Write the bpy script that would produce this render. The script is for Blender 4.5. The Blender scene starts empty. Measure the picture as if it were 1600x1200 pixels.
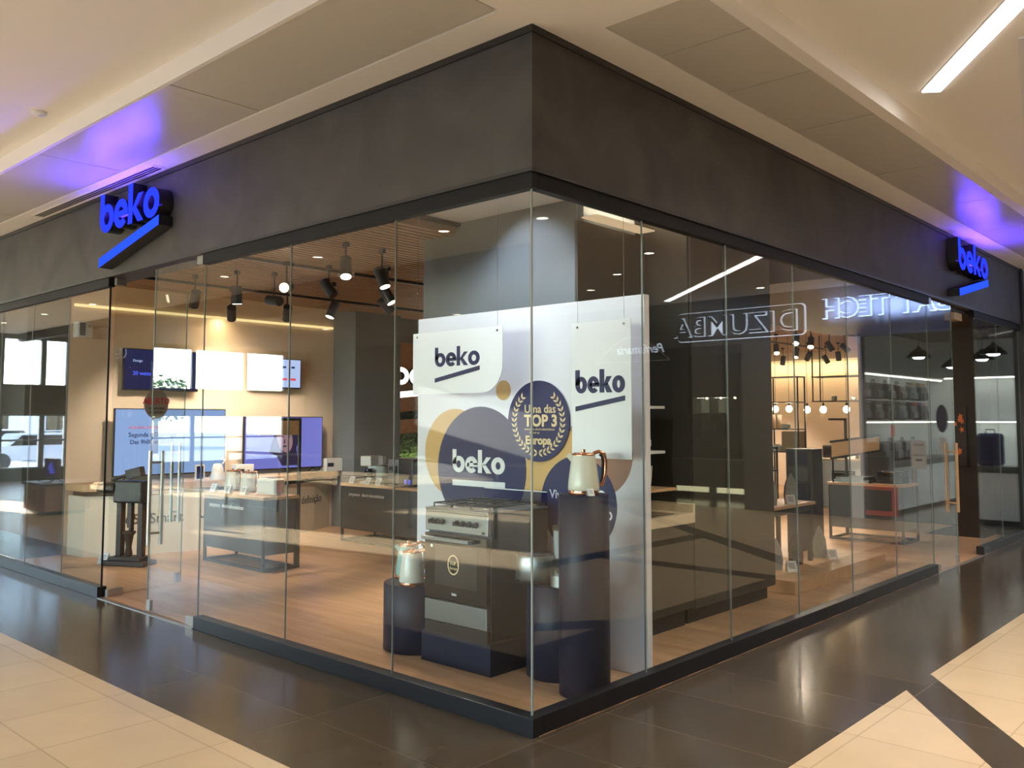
import bpy, math, random
from mathutils import Vector, Matrix
random.seed(7)
S = bpy.context.scene
COL = S.collection
PI = math.pi
def R(d): return math.radians(d)

# ------------------------------------------------------------------ camera, world, sun, exposure
F_PX, CAM = 1377.5, Vector((3.074, -3.53, 1.65))
PITCH, AZ = R(3.904), R(47.618)
fw = Vector((-math.cos(AZ), math.sin(AZ), 0)); rt = Vector((fw.y, -fw.x, 0)); up = Vector((0, 0, 1))
f3 = fw * math.cos(PITCH) + up * math.sin(PITCH)
u3 = -fw * math.sin(PITCH) + up * math.cos(PITCH)
cd = bpy.data.cameras.new('camera'); cam = bpy.data.objects.new('camera', cd); COL.objects.link(cam)
m = Matrix((rt, u3, -f3)).transposed().to_4x4(); m.translation = CAM
cam.matrix_world = m
cd.sensor_width = 36; cd.lens = F_PX / 1600 * 36; cd.shift_y = (561 - 600) / 1600; cd.clip_end = 400
S.camera = cam
w = bpy.data.worlds.new('sky'); S.world = w; w.use_nodes = True
nt = w.node_tree; nt.nodes.clear()
wo = nt.nodes.new('ShaderNodeOutputWorld'); bg = nt.nodes.new('ShaderNodeBackground'); sk = nt.nodes.new('ShaderNodeTexSky')
sk.sky_type = 'NISHITA'; sk.sun_disc = False; sk.sun_elevation = R(38); sk.sun_rotation = R(20); sk.air_density = 1.0; sk.dust_density = .6
bg.inputs['Strength'].default_value = 3.2
nt.links.new(sk.outputs[0], bg.inputs[0]); nt.links.new(bg.outputs[0], wo.inputs[0])
sl = bpy.data.lights.new('sun', 'SUN'); sl.energy = 170; sl.angle = R(0.6); sl.color = (1, .95, .86)
so = bpy.data.objects.new('sun', sl); COL.objects.link(so)
sun_dir = Vector((1, -.15, -.193)).normalized()
so.rotation_euler = sun_dir.to_track_quat('-Z', 'Y').to_euler(); so.location = (-40, 5, 12)
S.view_settings.view_transform = 'Standard'; S.view_settings.look = 'None'
S.view_settings.exposure = 0.2; S.view_settings.gamma = 1.0; S.view_settings.use_curve_mapping = False
S.cycles.max_bounces = 7; S.cycles.diffuse_bounces = 4; S.cycles.glossy_bounces = 4
S.cycles.transmission_bounces = 3; S.cycles.transparent_max_bounces = 20
S.cycles.sample_clamp_indirect = 4; S.cycles.caustics_reflective = False; S.cycles.caustics_refractive = False

# ------------------------------------------------------------------ materials
def mat(name, col, rough=.5, metal=0, spec=.5, noise=0, nscale=8, bump=0, coat=0, emit=None, es=0, alpha=1):
    M = bpy.data.materials.new(name); M.use_nodes = True
    t = M.node_tree; b = t.nodes['Principled BSDF']
    b.inputs['Base Color'].default_value = (*col, 1)
    b.inputs['Roughness'].default_value = rough; b.inputs['Metallic'].default_value = metal
    b.inputs['Specular IOR Level'].default_value = spec
    b.inputs['Coat Weight'].default_value = coat; b.inputs['Alpha'].default_value = alpha
    if emit:
        b.inputs['Emission Color'].default_value = (*emit, 1); b.inputs['Emission Strength'].default_value = es
    if noise or bump:
        tc = t.nodes.new('ShaderNodeTexCoord'); n = t.nodes.new('ShaderNodeTexNoise')
        n.inputs['Scale'].default_value = nscale; n.inputs['Detail'].default_value = 6
        t.links.new(tc.outputs['Object'], n.inputs['Vector'])
        if noise:
            if noise > .85:
                n.inputs['Distortion'].default_value = 1.2
            mx = t.nodes.new('ShaderNodeMix'); mx.data_type = 'RGBA'
            mx.inputs[6].default_value = (*[c * (1 - noise) for c in col], 1)
            mx.inputs[7].default_value = (*[min(1, c * (1 + noise)) for c in col], 1)
            t.links.new(n.outputs['Fac'], mx.inputs[0]); t.links.new(mx.outputs[2], b.inputs['Base Color'])
        if bump:
            bp = t.nodes.new('ShaderNodeBump'); bp.inputs['Strength'].default_value = bump; bp.inputs['Distance'].default_value = .01
            t.links.new(n.outputs['Fac'], bp.inputs['Height']); t.links.new(bp.outputs[0], b.inputs['Normal'])
    return M
def emis(name, col, s):
    M = bpy.data.materials.new(name); M.use_nodes = True; t = M.node_tree; t.nodes.clear()
    o = t.nodes.new('ShaderNodeOutputMaterial'); e = t.nodes.new('ShaderNodeEmission')
    e.inputs[0].default_value = (*col, 1); e.inputs[1].default_value = s
    t.links.new(e.outputs[0], o.inputs[0]); return M
def glassmat(name, tint, ior=1.5, rough=0.0):
    M = bpy.data.materials.new(name); M.use_nodes = True; t = M.node_tree; t.nodes.clear()
    o = t.nodes.new('ShaderNodeOutputMaterial'); tr = t.nodes.new('ShaderNodeBsdfTransparent'); gl = t.nodes.new('ShaderNodeBsdfGlossy')
    mx = t.nodes.new('ShaderNodeMixShader'); fr = t.nodes.new('ShaderNodeFresnel'); ge = t.nodes.new('ShaderNodeNewGeometry')
    mr = t.nodes.new('ShaderNodeMapRange'); mr.inputs[3].default_value = ior; mr.inputs[4].default_value = 1 / ior
    t.links.new(ge.outputs['Backfacing'], mr.inputs[0]); t.links.new(mr.outputs[0], fr.inputs[0])
    tr.inputs[0].default_value = (*tint, 1); gl.inputs[0].default_value = (1, 1, 1, 1); gl.inputs['Roughness'].default_value = rough
    t.links.new(fr.outputs[0], mx.inputs[0]); t.links.new(tr.outputs[0], mx.inputs[1]); t.links.new(gl.outputs[0], mx.inputs[2])
    t.links.new(mx.outputs[0], o.inputs[0]); return M
def tilemat(name, col, joint, size, rough, off=(0, 0), var=.06, jw=.004, nscale=3, bw=1.0):
    M = mat(name, col, rough); t = M.node_tree; b = t.nodes['Principled BSDF']
    tc = t.nodes.new('ShaderNodeTexCoord'); mp = t.nodes.new('ShaderNodeMapping'); br = t.nodes.new('ShaderNodeTexBrick')
    mp.inputs['Location'].default_value = (off[0], off[1], 0)
    br.offset = 0; br.squash = 1
    br.inputs['Scale'].default_value = 1; br.inputs['Brick Width'].default_value = size * bw; br.inputs['Row Height'].default_value = size
    br.inputs['Mortar Size'].default_value = jw; br.inputs['Mortar Smooth'].default_value = .1
    br.inputs['Color1'].default_value = (*[c * (1 - var) for c in col], 1); br.inputs['Color2'].default_value = (*[c * (1 + var) for c in col], 1)
    br.inputs['Mortar'].default_value = (*joint, 1)
    n = t.nodes.new('ShaderNodeTexNoise'); n.inputs['Scale'].default_value = nscale; n.inputs['Detail'].default_value = 8
    mx = t.nodes.new('ShaderNodeMix'); mx.data_type = 'RGBA'; mx.blend_type = 'MULTIPLY'; mx.inputs[0].default_value = 1
    cr = t.nodes.new('ShaderNodeMapRange'); cr.inputs[3].default_value = 1 - 2.2 * var; cr.inputs[4].default_value = 1 + 2.2 * var
    t.links.new(tc.outputs['Object'], mp.inputs[0]); t.links.new(mp.outputs[0], br.inputs['Vector']); t.links.new(tc.outputs['Object'], n.inputs['Vector'])
    t.links.new(n.outputs['Fac'], cr.inputs[0]); t.links.new(br.outputs['Color'], mx.inputs[6]); t.links.new(cr.outputs[0], mx.inputs[7])
    t.links.new(mx.outputs[2], b.inputs['Base Color']); return M
def woodmat(name, c1, c2, rough=.4, axis='x', scale=1, plank=0):
    M = mat(name, c1, rough); t = M.node_tree; b = t.nodes['Principled BSDF']
    tc = t.nodes.new('ShaderNodeTexCoord'); mp = t.nodes.new('ShaderNodeMapping'); n = t.nodes.new('ShaderNodeTexNoise')
    sc = {'x': (1, 9, 9), 'y': (9, 1, 9), 'z': (9, 9, 1)}[axis]
    mp.inputs['Scale'].default_value = [s * scale for s in sc]
    n.inputs['Scale'].default_value = 1.6; n.inputs['Detail'].default_value = 8; n.inputs['Distortion'].default_value = .6
    mx = t.nodes.new('ShaderNodeMix'); mx.data_type = 'RGBA'; mx.inputs[6].default_value = (*c1, 1); mx.inputs[7].default_value = (*c2, 1)
    mr = t.nodes.new('ShaderNodeMapRange'); mr.inputs[1].default_value = .3; mr.inputs[2].default_value = .7
    t.links.new(tc.outputs['Object'], mp.inputs[0]); t.links.new(mp.outputs[0], n.inputs['Vector']); t.links.new(n.outputs['Fac'], mr.inputs[0]); t.links.new(mr.outputs[0], mx.inputs[0])
    out = mx.outputs[2]
    if plank:
        br = t.nodes.new('ShaderNodeTexBrick'); br.offset = .37
        br.inputs['Scale'].default_value = 1; br.inputs['Brick Width'].default_value = 1.3; br.inputs['Row Height'].default_value = .19
        br.inputs['Mortar Size'].default_value = .0015; br.inputs['Color1'].default_value = (.86, .86, .86, 1); br.inputs['Color2'].default_value = (1.08, 1.06, 1.02, 1); br.inputs['Mortar'].default_value = (.55, .5, .45, 1)
        m2 = t.nodes.new('ShaderNodeMix'); m2.data_type = 'RGBA'; m2.blend_type = 'MULTIPLY'; m2.inputs[0].default_value = 1
        rm = t.nodes.new('ShaderNodeMapping')
        if axis == 'y': rm.inputs['Rotation'].default_value = (0, 0, PI / 2)
        t.links.new(tc.outputs['Object'], rm.inputs[0]); t.links.new(rm.outputs[0], br.inputs['Vector'])
        t.links.new(out, m2.inputs[6]); t.links.new(br.outputs['Color'], m2.inputs[7]); out = m2.outputs[2]
    t.links.new(out, b.inputs['Base Color']); return M

MT = dict(
 beige_tile=tilemat('beige_porcelain_tile', (.60, .465, .30), (.44, .34, .215), .59, .22, (-.04, .0), .035),
 dark_tile=tilemat('dark_stone_tile', (.070, .055, .038), (.125, .10, .075), .59, .16, (-.04, .0), .12, .003, 2.2, 2.0),
 ceil=mat('ceiling_paint', (.90, .875, .85), .8, noise=.01),
 metal_panel=mat('satin_ceiling_panel', (.58, .56, .52), .27, 0, .6, noise=.02),
 slate=mat('slate_laminate', (.036, .0345, .034), .6, noise=.9, nscale=1.7, bump=.2),
 black=mat('matte_black', (.008, .008, .009), .45), blackmetal=mat('black_metal', (.02, .021, .025), .4, .3),
 header=mat('anodised_header', (.012, .012, .014), .55, 0, .12), kick=mat('black_kick_plinth', (.006, .006, .008), .35),
 glass=glassmat('clear_shop_glass', (.935, .955, .95), 1.42), thin_glass=glassmat('thin_glass', (.97, .98, .98)),
 joint=mat('silicone_joint', (.22, .25, .24), .4), gedge=mat('green_glass_edge', (.16, .24, .22), .25),
 steel=mat('brushed_steel', (.27, .285, .28), .34, .85), chrome=mat('polished_chrome', (.8, .8, .8), .1, 1), satin=mat('satin_handle_steel', (.48, .46, .42), .35, .8),
 wallwarm=mat('warm_cream_wall', (.80, .65, .51), .7, noise=.02), wallwhite=mat('white_wall_paint', (.75, .78, .78), .7), walldark=mat('dark_grey_wall', (.07, .075, .078), .7),
 greywall=mat('blue_grey_wall', (.16, .18, .2), .6), brown=mat('dark_brown_panel', (.032, .024, .02), .5, noise=.1),
 woodfloor=woodmat('oak_laminate_floor', (.47, .275, .15), (.60, .385, .235), .33, 'x', .8, 1),
 slat=woodmat('oak_slat', (.30, .17, .085), (.42, .25, .13), .5, 'y', 1), slatback=mat('dark_slat_backing', (.05, .032, .02), .8),
 woodtop=woodmat('oak_worktop', (.58, .36, .19), (.70, .46, .26), .35, 'x', 1.2), woodpanel=woodmat('oak_wall_panel', (.52, .30, .15), (.64, .40, .22), .5, 'y', .8),
 counter=mat('cream_counter_laminate', (.80, .72, .58), .45), marble=mat('beige_marble', (.72, .60, .43), .25, noise=.12, nscale=6),
 olive=mat('dark_olive_panel', (.045, .040, .031), .32), charcoal=mat('charcoal_lacquer', (.022, .024, .028), .42), table_grey=mat('charcoal_table_panel', (.055, .068, .078), .4),
 navy=mat('navy_lacquer', (.009, .014, .036), .42, 0, .3), navyprint=mat('navy_print', (.013, .013, .078), .5), gold=mat('gold_print', (.50, .32, .12), .5), gold2=mat('amber_print', (.62, .38, .14), .5),
 copper=mat('copper_trim', (.75, .33, .2), .2, 1), cream=mat('cream_enamel', (.74, .72, .62), .22, 0, .5), mint=mat('mint_enamel', (.30, .50, .46), .22), sage=mat('sage_enamel', (.36, .40, .36), .3),
 white=mat('white_plastic', (.8, .8, .8), .4), panelwhite=mat('white_hanging_board', (.86, .86, .90), .5), backdrop=mat('white_backdrop_print', (.74, .73, .78), .6), paper=mat('white_card', (.8, .8, .78), .6),
 ink=mat('dark_ink', (.02, .02, .03), .6), iron_grey=mat('grey_soleplate', (.34, .38, .38), .35, .2), warmfill=emis('dim_warm_fill', (1, .7, .42), .6), midgrey=mat('mid_grey_wall', (.38, .39, .41), .6), redink=mat('red_ink', (.6, .04, .03), .6), inkgrey=mat('dark_brown_lettering', (.06, .045, .03), .6),
 darkglass=mat('black_oven_glass', (.010, .010, .011), .08, 0, .35), plasticblack=mat('black_plastic', (.015, .015, .016), .35),
 lettergold=mat('gold_letter_print', (.75, .58, .32), .5), whiteprint=mat('white_letter_print', (.85, .85, .88), .5),
 bluelit=emis('blue_letter_face', (.010, .022, 1.0), 2.6), bluelit2=emis('blue_bar_face', (.012, .045, 1.0), 2.2), whitelit=emis('white_letter_face', (1, .93, .78), 2.6), coolglow=emis('cool_halo', (.75, .85, 1), 3.6),
 lampw=emis('linear_diffuser', (1, .95, .88), 9), lampdl=emis('downlight_lens', (1, .86, .66), 22), lampwarm=emis('spot_lens', (1, .80, .52), 24), bulb=emis('bulb_glass', (1, .78, .48), 20), ledwarm=emis('warm_led', (1, .74, .33), 1.1), greystick=mat('grey_vinyl_sticker', (.34, .32, .29), .6), ledcool=emis('cool_led', (1, 1, .86), 6), ledsoft=emis('soft_yellow_led', (1, .95, .55), 2.6), lampcool=emis('cool_pendant_lens', (.85, .93, 1), 18),
 scrblue=emis('screen_blue', (.33, .48, .84), .85), scrnavy=emis('screen_navy', (.02, .02, .07), 1), scrviolet=emis('screen_violet', (.22, .22, .68), .9), scrpale=emis('screen_pale', (.50, .60, .92), 1.0), scrtext=emis('screen_text', (.03, .04, .12), 1), scrbright=emis('screen_bright_blue', (.08, .12, .9), 1.2), scrred=emis('screen_red', (.8, .08, .12), 1), scrskin=emis('screen_portrait_skin', (.34, .19, .22), 1), scrhair=emis('screen_portrait_hair', (.035, .025, .055), 1),
 moss=mat('green_moss', (.045, .10, .022), .95, noise=.8, nscale=30, bump=1), leaf=mat('tree_leaf', (.12, .22, .06), .8, noise=.5, nscale=4), bark=mat('bark', (.12, .09, .06), .9),
 asphalt=mat('asphalt', (.28, .28, .27), .9, noise=.1), carw=mat('white_car_paint', (.7, .7, .72), .25), card=mat('grey_car_paint', (.1, .11, .12), .25),
 red=mat('red_tag', (.75, .08, .06), .5), orange=mat('orange_flower', (.75, .2, .05), .7), pine=mat('brown_print', (.32, .17, .12), .6), tan=mat('tan_fabric', (.42, .31, .2), .8), navyf=mat('navy_fabric', (.03, .035, .10), .9), greyf=mat('grey_fabric', (.09, .10, .10), .8),
 signdark=mat('dark_fascia_panel', (.05, .047, .045), .6), aluminium=mat('window_frame_metal', (.12, .16, .2), .5, .3), blue=mat('blue_lettering', (.05, .15, .5), .5), olivelit=emis('lit_shelf_back', (.75, .78, .5), .5),
)

MT['dark_tile'].node_tree.nodes['Principled BSDF'].inputs['Specular IOR Level'].default_value = .32
# ------------------------------------------------------------------ mesh builder
class G:
    def __init__(s): s.v = []; s.f = []; s.m = []; s.s = []; s.M = Matrix.Identity(4)
    def at(s, loc=(0, 0, 0), rz=0, rx=0, ry=0):
        s.M = Matrix.Translation(loc) @ Matrix.Rotation(rz, 4, 'Z') @ Matrix.Rotation(ry, 4, 'Y') @ Matrix.Rotation(rx, 4, 'X'); return s
    def add(s, vs, fs, mi=0, sm=False):
        k = len(s.v); s.v += [s.M @ Vector(v) for v in vs]
        for f in fs: s.f.append([i + k for i in f]); s.m.append(mi); s.s.append(sm)
        return s
    def box(s, x0, x1, y0, y1, z0, z1, mi=0):
        v = [(x, y, z) for z in (z0, z1) for y in (y0, y1) for x in (x0, x1)]
        return s.add(v, [(0, 2, 3, 1), (4, 5, 7, 6), (0, 1, 5, 4), (2, 6, 7, 3), (0, 4, 6, 2), (1, 3, 7, 5)], mi)
    def cyl(s, p0, p1, r0, r1=None, n=20, mi=0, caps=True, mcap=None):
        r1 = r0 if r1 is None else r1; p0 = Vector(p0); p1 = Vector(p1); d = (p1 - p0).normalized()
        a = d.orthogonal().normalized(); b = d.cross(a)
        vs = []
        for p, r in ((p0, r0), (p1, r1)):
            vs += [p + (a * math.cos(2 * PI * i / n) + b * math.sin(2 * PI * i / n)) * r for i in range(n)]
        s.add(vs, [(i, (i + 1) % n, n + (i + 1) % n, n + i) for i in range(n)], mi, True)
        if caps:
            mc = mi if mcap is None else mcap
            s.add(vs[:n], [tuple(reversed(range(n)))], mi); s.add(vs[n:], [tuple(range(n))], mc)
        return s
    def lathe(s, prof, c=(0, 0, 0), n=28, mi=0, sx=1, sy=1, caps=True):
        vs = []; k = len(prof)
        for r, z in prof:
            vs += [(c[0] + r * sx * math.cos(2 * PI * i / n), c[1] + r * sy * math.sin(2 * PI * i / n), c[2] + z) for i in range(n)]
        fs = [(j * n + i, j * n + (i + 1) % n, (j + 1) * n + (i + 1) % n, (j + 1) * n + i) for j in range(k - 1) for i in range(n)]
        s.add(vs, fs, mi, True)
        if not caps: return s
        if prof[0][0] > 1e-5: s.add(vs[:n], [tuple(reversed(range(n)))], mi)
        if prof[-1][0] > 1e-5: s.add(vs[-n:], [tuple(range(n))], mi)
        return s
    def tube(s, pts, r, n=8, mi=0):
        pts = [Vector(p) for p in pts]; rings = []; prev = None
        for i, p in enumerate(pts):
            d = (pts[min(i + 1, len(pts) - 1)] - pts[max(i - 1, 0)]).normalized()
            a = d.orthogonal().normalized() if prev is None else (prev - d * prev.dot(d)).normalized()
            prev = a; b = d.cross(a)
            rings += [p + (a * math.cos(2 * PI * j / n) + b * math.sin(2 * PI * j / n)) * r for j in range(n)]
        fs = [(i * n + j, i * n + (j + 1) % n, (i + 1) * n + (j + 1) % n, (i + 1) * n + j) for i in range(len(pts) - 1) for j in range(n)]
        s.add(rings, fs, mi, True)
        s.add(rings[:n], [tuple(reversed(range(n)))], mi); s.add(rings[-n:], [tuple(range(n))], mi)
        return s
    def prism(s, poly, y0, y1, mi=0, mside=None):      # polygon in x,z extruded along y (front face = y0)
        n = len(poly); ms = mi if mside is None else mside
        a = [(x, y0, z) for x, z in poly]; b = [(x, y1, z) for x, z in poly]
        s.add(a, [tuple(range(n))], mi); s.add(b, [tuple(reversed(range(n)))], ms)
        s.add(a + b, [((i + 1) % n, i, n + i, n + (i + 1) % n) for i in range(n)], ms); return s
    def slab(s, poly, z0, z1, mi=0):                    # polygon in x,y extruded along z
        n = len(poly); a = [(x, y, z0) for x, y in poly]; b = [(x, y, z1) for x, y in poly]
        s.add(a, [tuple(reversed(range(n)))], mi); s.add(b, [tuple(range(n))], mi)
        s.add(a + b, [(i, (i + 1) % n, n + (i + 1) % n, n + i) for i in range(n)], mi); return s
    def ring(s, cx, cz, rx, rz, t, a0=0, a1=360, y0=0, y1=.01, n=28, mi=0, mside=None, t2=None):
        t2 = t if t2 is None else t2; ms = mi if mside is None else mside
        full = abs(a1 - a0) >= 360; N = n; vs = []
        for i in range(N + 1):
            a = R(a0 + (a1 - a0) * i / N); c, q = math.cos(a), math.sin(a)
            vs += [(cx + rx * c, y0, cz + rz * q), (cx + (rx - t) * c, y0, cz + (rz - t2) * q), (cx + rx * c, y1, cz + rz * q), (cx + (rx - t) * c, y1, cz + (rz - t2) * q)]
        for i in range(N):
            k = 4 * i; j = k + 4
            s.add([vs[k], vs[k + 1], vs[j + 1], vs[j]], [(0, 1, 2, 3)], mi)
            s.add([vs[k], vs[j], vs[j + 2], vs[k + 2]], [(0, 1, 2, 3)], ms)
            s.add([vs[k + 1], vs[k + 3], vs[j + 3], vs[j + 1]], [(0, 1, 2, 3)], ms)
            s.add([vs[k + 2], vs[j + 2], vs[j + 3], vs[k + 3]], [(0, 1, 2, 3)], ms)
        if not full:
            s.add(vs[:4], [(0, 2, 3, 1)], ms); s.add(vs[-4:], [(0, 1, 3, 2)], ms)
        return s
    def build(s, name, mats, parent=None, bevel=0, loc=None, rz=0):
        me = bpy.data.meshes.new(name); me.from_pydata([tuple(v) for v in s.v], [], s.f)
        if not isinstance(mats, (list, tuple)): mats = [mats]
        for q in mats: me.materials.append(MT[q] if isinstance(q, str) else q)
        me.polygons.foreach_set('material_index', s.m); me.polygons.foreach_set('use_smooth', s.s); me.update()
        o = bpy.data.objects.new(name, me); COL.objects.link(o)
        if parent: o.parent = parent
        if loc: o.location = loc
        if rz: o.rotation_euler.z = rz
        if bevel:
            b = o.modifiers.new('bevel', 'BEVEL'); b.width = bevel; b.segments = 2; b.limit_method = 'ANGLE'; b.angle_limit = R(40)
        return o
def g(loc=None, rz=0, rx=0, ry=0):
    x = G()
    if loc is not None or rz or rx or ry: x.at(loc or (0, 0, 0), rz, rx, ry)
    return x
def tag(o, label, cat, group=None, kind=None):
    if label: o['label'] = label
    if cat: o['category'] = cat
    if group: o['group'] = group
    if kind: o['kind'] = kind
    return o
def thing(name, label, cat, loc=(0, 0, 0), rz=0, group=None, kind=None):
    o = bpy.data.objects.new(name, None); COL.objects.link(o); o.location = loc; o.rotation_euler.z = rz
    o.empty_display_size = .05
    return tag(o, label, cat, group, kind)
def struct(name, b, mats, parent=None, bevel=0):
    o = b.build(name, mats, parent, bevel)
    if not parent: o['kind'] = 'structure'
    return o
def kids(o): return [c for c in bpy.data.objects if c.parent == o]
def dup(o, loc=None, rz=None, label=None, parent=None):
    c = o.copy(); COL.objects.link(c)
    if parent: c.parent = parent
    if loc is not None: c.location = loc
    if rz is not None: c.rotation_euler.z = rz
    if label: c['label'] = label
    for k in kids(o): dup(k, parent=c)
    return c
def lamp(kind, name, parent, loc, energy, col=(1, .9, .75), size=.05, aim=None, angle=90, blend=.8, sx=None, sy=None, spread=None):
    L = bpy.data.lights.new(name, kind); L.energy = energy; L.color = col
    if kind == 'SPOT': L.spot_size = R(angle); L.spot_blend = blend; L.shadow_soft_size = size
    elif kind == 'POINT': L.shadow_soft_size = size
    elif kind == 'AREA':
        L.shape = 'RECTANGLE'; L.size = sx or size; L.size_y = sy or size
        if spread: L.spread = R(spread)
    o = bpy.data.objects.new(name, L); COL.objects.link(o); o.parent = parent; o.location = loc
    if aim is not None: o.rotation_euler = Vector(aim).to_track_quat('-Z', 'Y').to_euler()
    return o
def text(string, size, loc, m, parent=None, face='A', name='lettering', align='LEFT', ext=.001, bold=0, rz=None, sx=1, shear=0, sp=1, roll=0):
    """flat lettering; face A looks to -y (reads along +x), face B looks to +x (reads along +y)"""
    c = bpy.data.curves.new(name, 'FONT'); c.body = string; c.size = size; c.extrude = ext; c.offset = bold; c.align_x = align; c.shear = shear; c.resolution_u = 3; c.space_character = sp
    o = bpy.data.objects.new(name, c); COL.objects.link(o)
    dg = bpy.context.evaluated_depsgraph_get(); me = bpy.data.meshes.new_from_object(o.evaluated_get(dg)); bpy.data.objects.remove(o); bpy.data.curves.remove(c)
    rz = {'A': 0, 'B': PI / 2}[face] if rz is None else rz
    me.transform(Matrix.Rotation(rz, 4, 'Z') @ Matrix.Rotation(PI / 2, 4, 'X') @ Matrix.Rotation(roll, 4, 'Z') @ Matrix.Diagonal((sx, 1, 1, 1)))
    me.materials.clear(); me.materials.append(MT[m] if isinstance(m, str) else m)
    o = bpy.data.objects.new(name, me); COL.objects.link(o); o.location = loc
    if parent: o.parent = parent
    return o
def glyphs(G_, ch, x, W, H, y0, y1, mi=0, ms=None, t=.25):
    """rounded grotesque letters b e k o; H ascender height, x-height .68H, returns nothing"""
    xh = .69 * H; tv = t * H; cx = x + W / 2; cz = xh / 2; rx = W / 2
    if ch == 'o': G_.ring(cx, cz, rx, xh / 2 + .02 * H, tv, 0, 360, y0, y1, 30, mi, ms, tv * .8)
    if ch == 'b':
        G_.ring(cx, cz, rx, xh / 2 + .02 * H, tv, 0, 360, y0, y1, 30, mi, ms, tv * .8)
        G_.prism([(x, cz), (x + tv, cz), (x + tv, H), (x, H)], y0, y1, mi, ms)
    if ch == 'e':
        G_.ring(cx, cz, rx, xh / 2 + .02 * H, tv, 0, 318, y0, y1, 30, mi, ms, tv * .8)
        G_.prism([(x + tv * .5, cz - tv * .35), (x + W, cz - tv * .35), (x + W, cz + tv * .3), (x + tv * .5, cz + tv * .3)], y0, y1, mi, ms)
    if ch == 'k':
        G_.prism([(x, 0), (x + tv, 0), (x + tv, H), (x, H)], y0, y1, mi, ms)
        G_.prism([(x + tv * .9, cz), (x + tv * 1.6, cz - .02 * H), (x + W, xh), (x + W - tv * 1.1, xh)], y0, y1, mi, ms)
        G_.prism([(x + tv * .9, cz), (x + W - tv * 1.1, 0), (x + W + tv * .1, 0), (x + tv * 1.75, cz + .05 * H)], y0, y1, mi, ms)
def wordmark(parent, ox, oz, width, H, y0, y1, mats, slope, bar_h, gap, name='letter', bar_mats=None, t=.25, onebar=True):
    """four letters and a slanted underline in local x,z of the parent"""
    ws = [.245, .24, .245, .25]; gp = (1 - sum(ws)) / 3; x = 0
    for ch, wd in zip('beko', ws):
        b = G(); b.at((ox, 0, oz)); glyphs(b, ch, x * width, wd * width, H, y0, y1, 0, 1 if len(mats) > 1 else 0, t)
        b.build(name, mats, parent); x += wd + gp
    b = G(); b.at((ox, 0, oz)); z0 = -gap - bar_h
    b.prism([(0, z0), (width, z0 + slope * width), (width, z0 + slope * width + bar_h), (0, z0 + bar_h)], y0, y1, 0, 1 if len(mats) > 1 else 0)
    b.build('underline', bar_mats or mats, parent)

# ================================================================== THE SETTING
ZC = 3.8; ZO = 3.93      # ceiling beside the shop, ceiling of the walkway
b = G()
b.slab([(-22.6, -1.06), (-22.6, -14), (12, -14), (12, 11.4), (1.14, 11.4), (1.14, -1.06)], -.1, 0, 0)
struct('floor', b, 'beige_tile')
b = G(); b.slab([(-22.6, 0.02), (-22.6, -1.06), (1.14, -1.06), (1.14, 11.4), (-.02, 11.4), (-.02, .02)], -.1, 0)
struct('floor', b, 'dark_tile')
def band(p, q, wd):
    d = (Vector(q) - Vector(p)).normalized(); n = Vector((-d.y, d.x)) * wd / 2; p = Vector(p); q = Vector(q)
    b = G(); b.slab([tuple(p - n), tuple(q - n), tuple(q + n), tuple(p + n)], 0, .0012); struct('floor', b, 'dark_tile')
band((1.0, 2.58), (5.6, -3.7), .27)
band((1.0, 5.9), (7.6, 11.0), .3)
band((1.0, 5.2), (3.5, 5.15), .28)
band((3.4, 2.4), (3.4, 7.6), .3)
b = G(); b.slab([(-8.4, .05), (0, .05), (0, 10.6), (0, 17.6), (-8.4, 17.6)], -.1, .004); struct('floor', b, 'woodfloor')
# ceilings
b = G(); b.box(-22.6, .95, -.24, .3, ZC, ZC + .2); b.box(0, .27, .3, 11.4, ZC, ZC + .2); b.box(-.02, .95, -.93, -.24, ZC, ZC + .2)
b.box(-22.6, .0, -.95, -.92, ZC, ZC + .2); b.box(.86, .95, .3, 11.4, ZC, ZC + .2); struct('ceiling', b, 'ceil')
b = G(); b.slab([(-22.6, -.95), (-22.6, -4.85), (12, -4.85), (12, 11.4), (.95, 11.4), (.95, -.95)], ZO, ZO + .15); struct('ceiling', b, 'ceil')
b = G(); b.box(-13, 12, -9.2, -5.0, 3.42, 3.5); b.box(-22.6, -13, -14, -5.0, ZO, ZO + .1); b.box(-13, 12, -14, -9.2, 3.9, 4.0); struct('ceiling', b, 'walldark')  # dark grey here stands in for this ceiling being less lit
b = G(); b.box(-13, 12, -5.0, -4.85, 3.42, ZO); b.box(-22.6, -13, -5.0, -4.85, 3.72, ZO); struct('wall_bulkhead', b, 'signdark')
# satin metal panels of the lowered ceiling band
def ceiling_panels():
    xs = [-22.5, -19.2, -16, -12.8, -9.6, -7.05, -4.52, -2.3, -.03]
    for i in range(len(xs) - 1):
        b = G(); b.box(xs[i] + .006, xs[i + 1] - .006, -.915, -.255, ZC + .004, ZC + .03)
        tag(b.build('ceiling_panel', 'metal_panel'), 'flat satin grey metal ceiling panel in the strip along the left shopfront' if i != 7 else 'satin grey metal ceiling panel nearest the shop corner on the left side', 'ceiling panel', 'left strip of metal ceiling panels')
    ys = [.3, .85, 1.65, 2.7, 4.3, 5.9, 7.5, 9.2, 11.3]
    for i in range(len(ys) - 1):
        b = G(); b.box(.275, .855, ys[i] + .005, ys[i + 1] - .005, ZC + .004, ZC + .03)
        tag(b.build('ceiling_panel', 'metal_panel'), 'flat satin grey metal ceiling panel in the strip along the right shopfront' if i else 'satin grey metal ceiling panel nearest the shop corner on the right side', 'ceiling panel', 'right strip of metal ceiling panels')
ceiling_panels()
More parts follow.
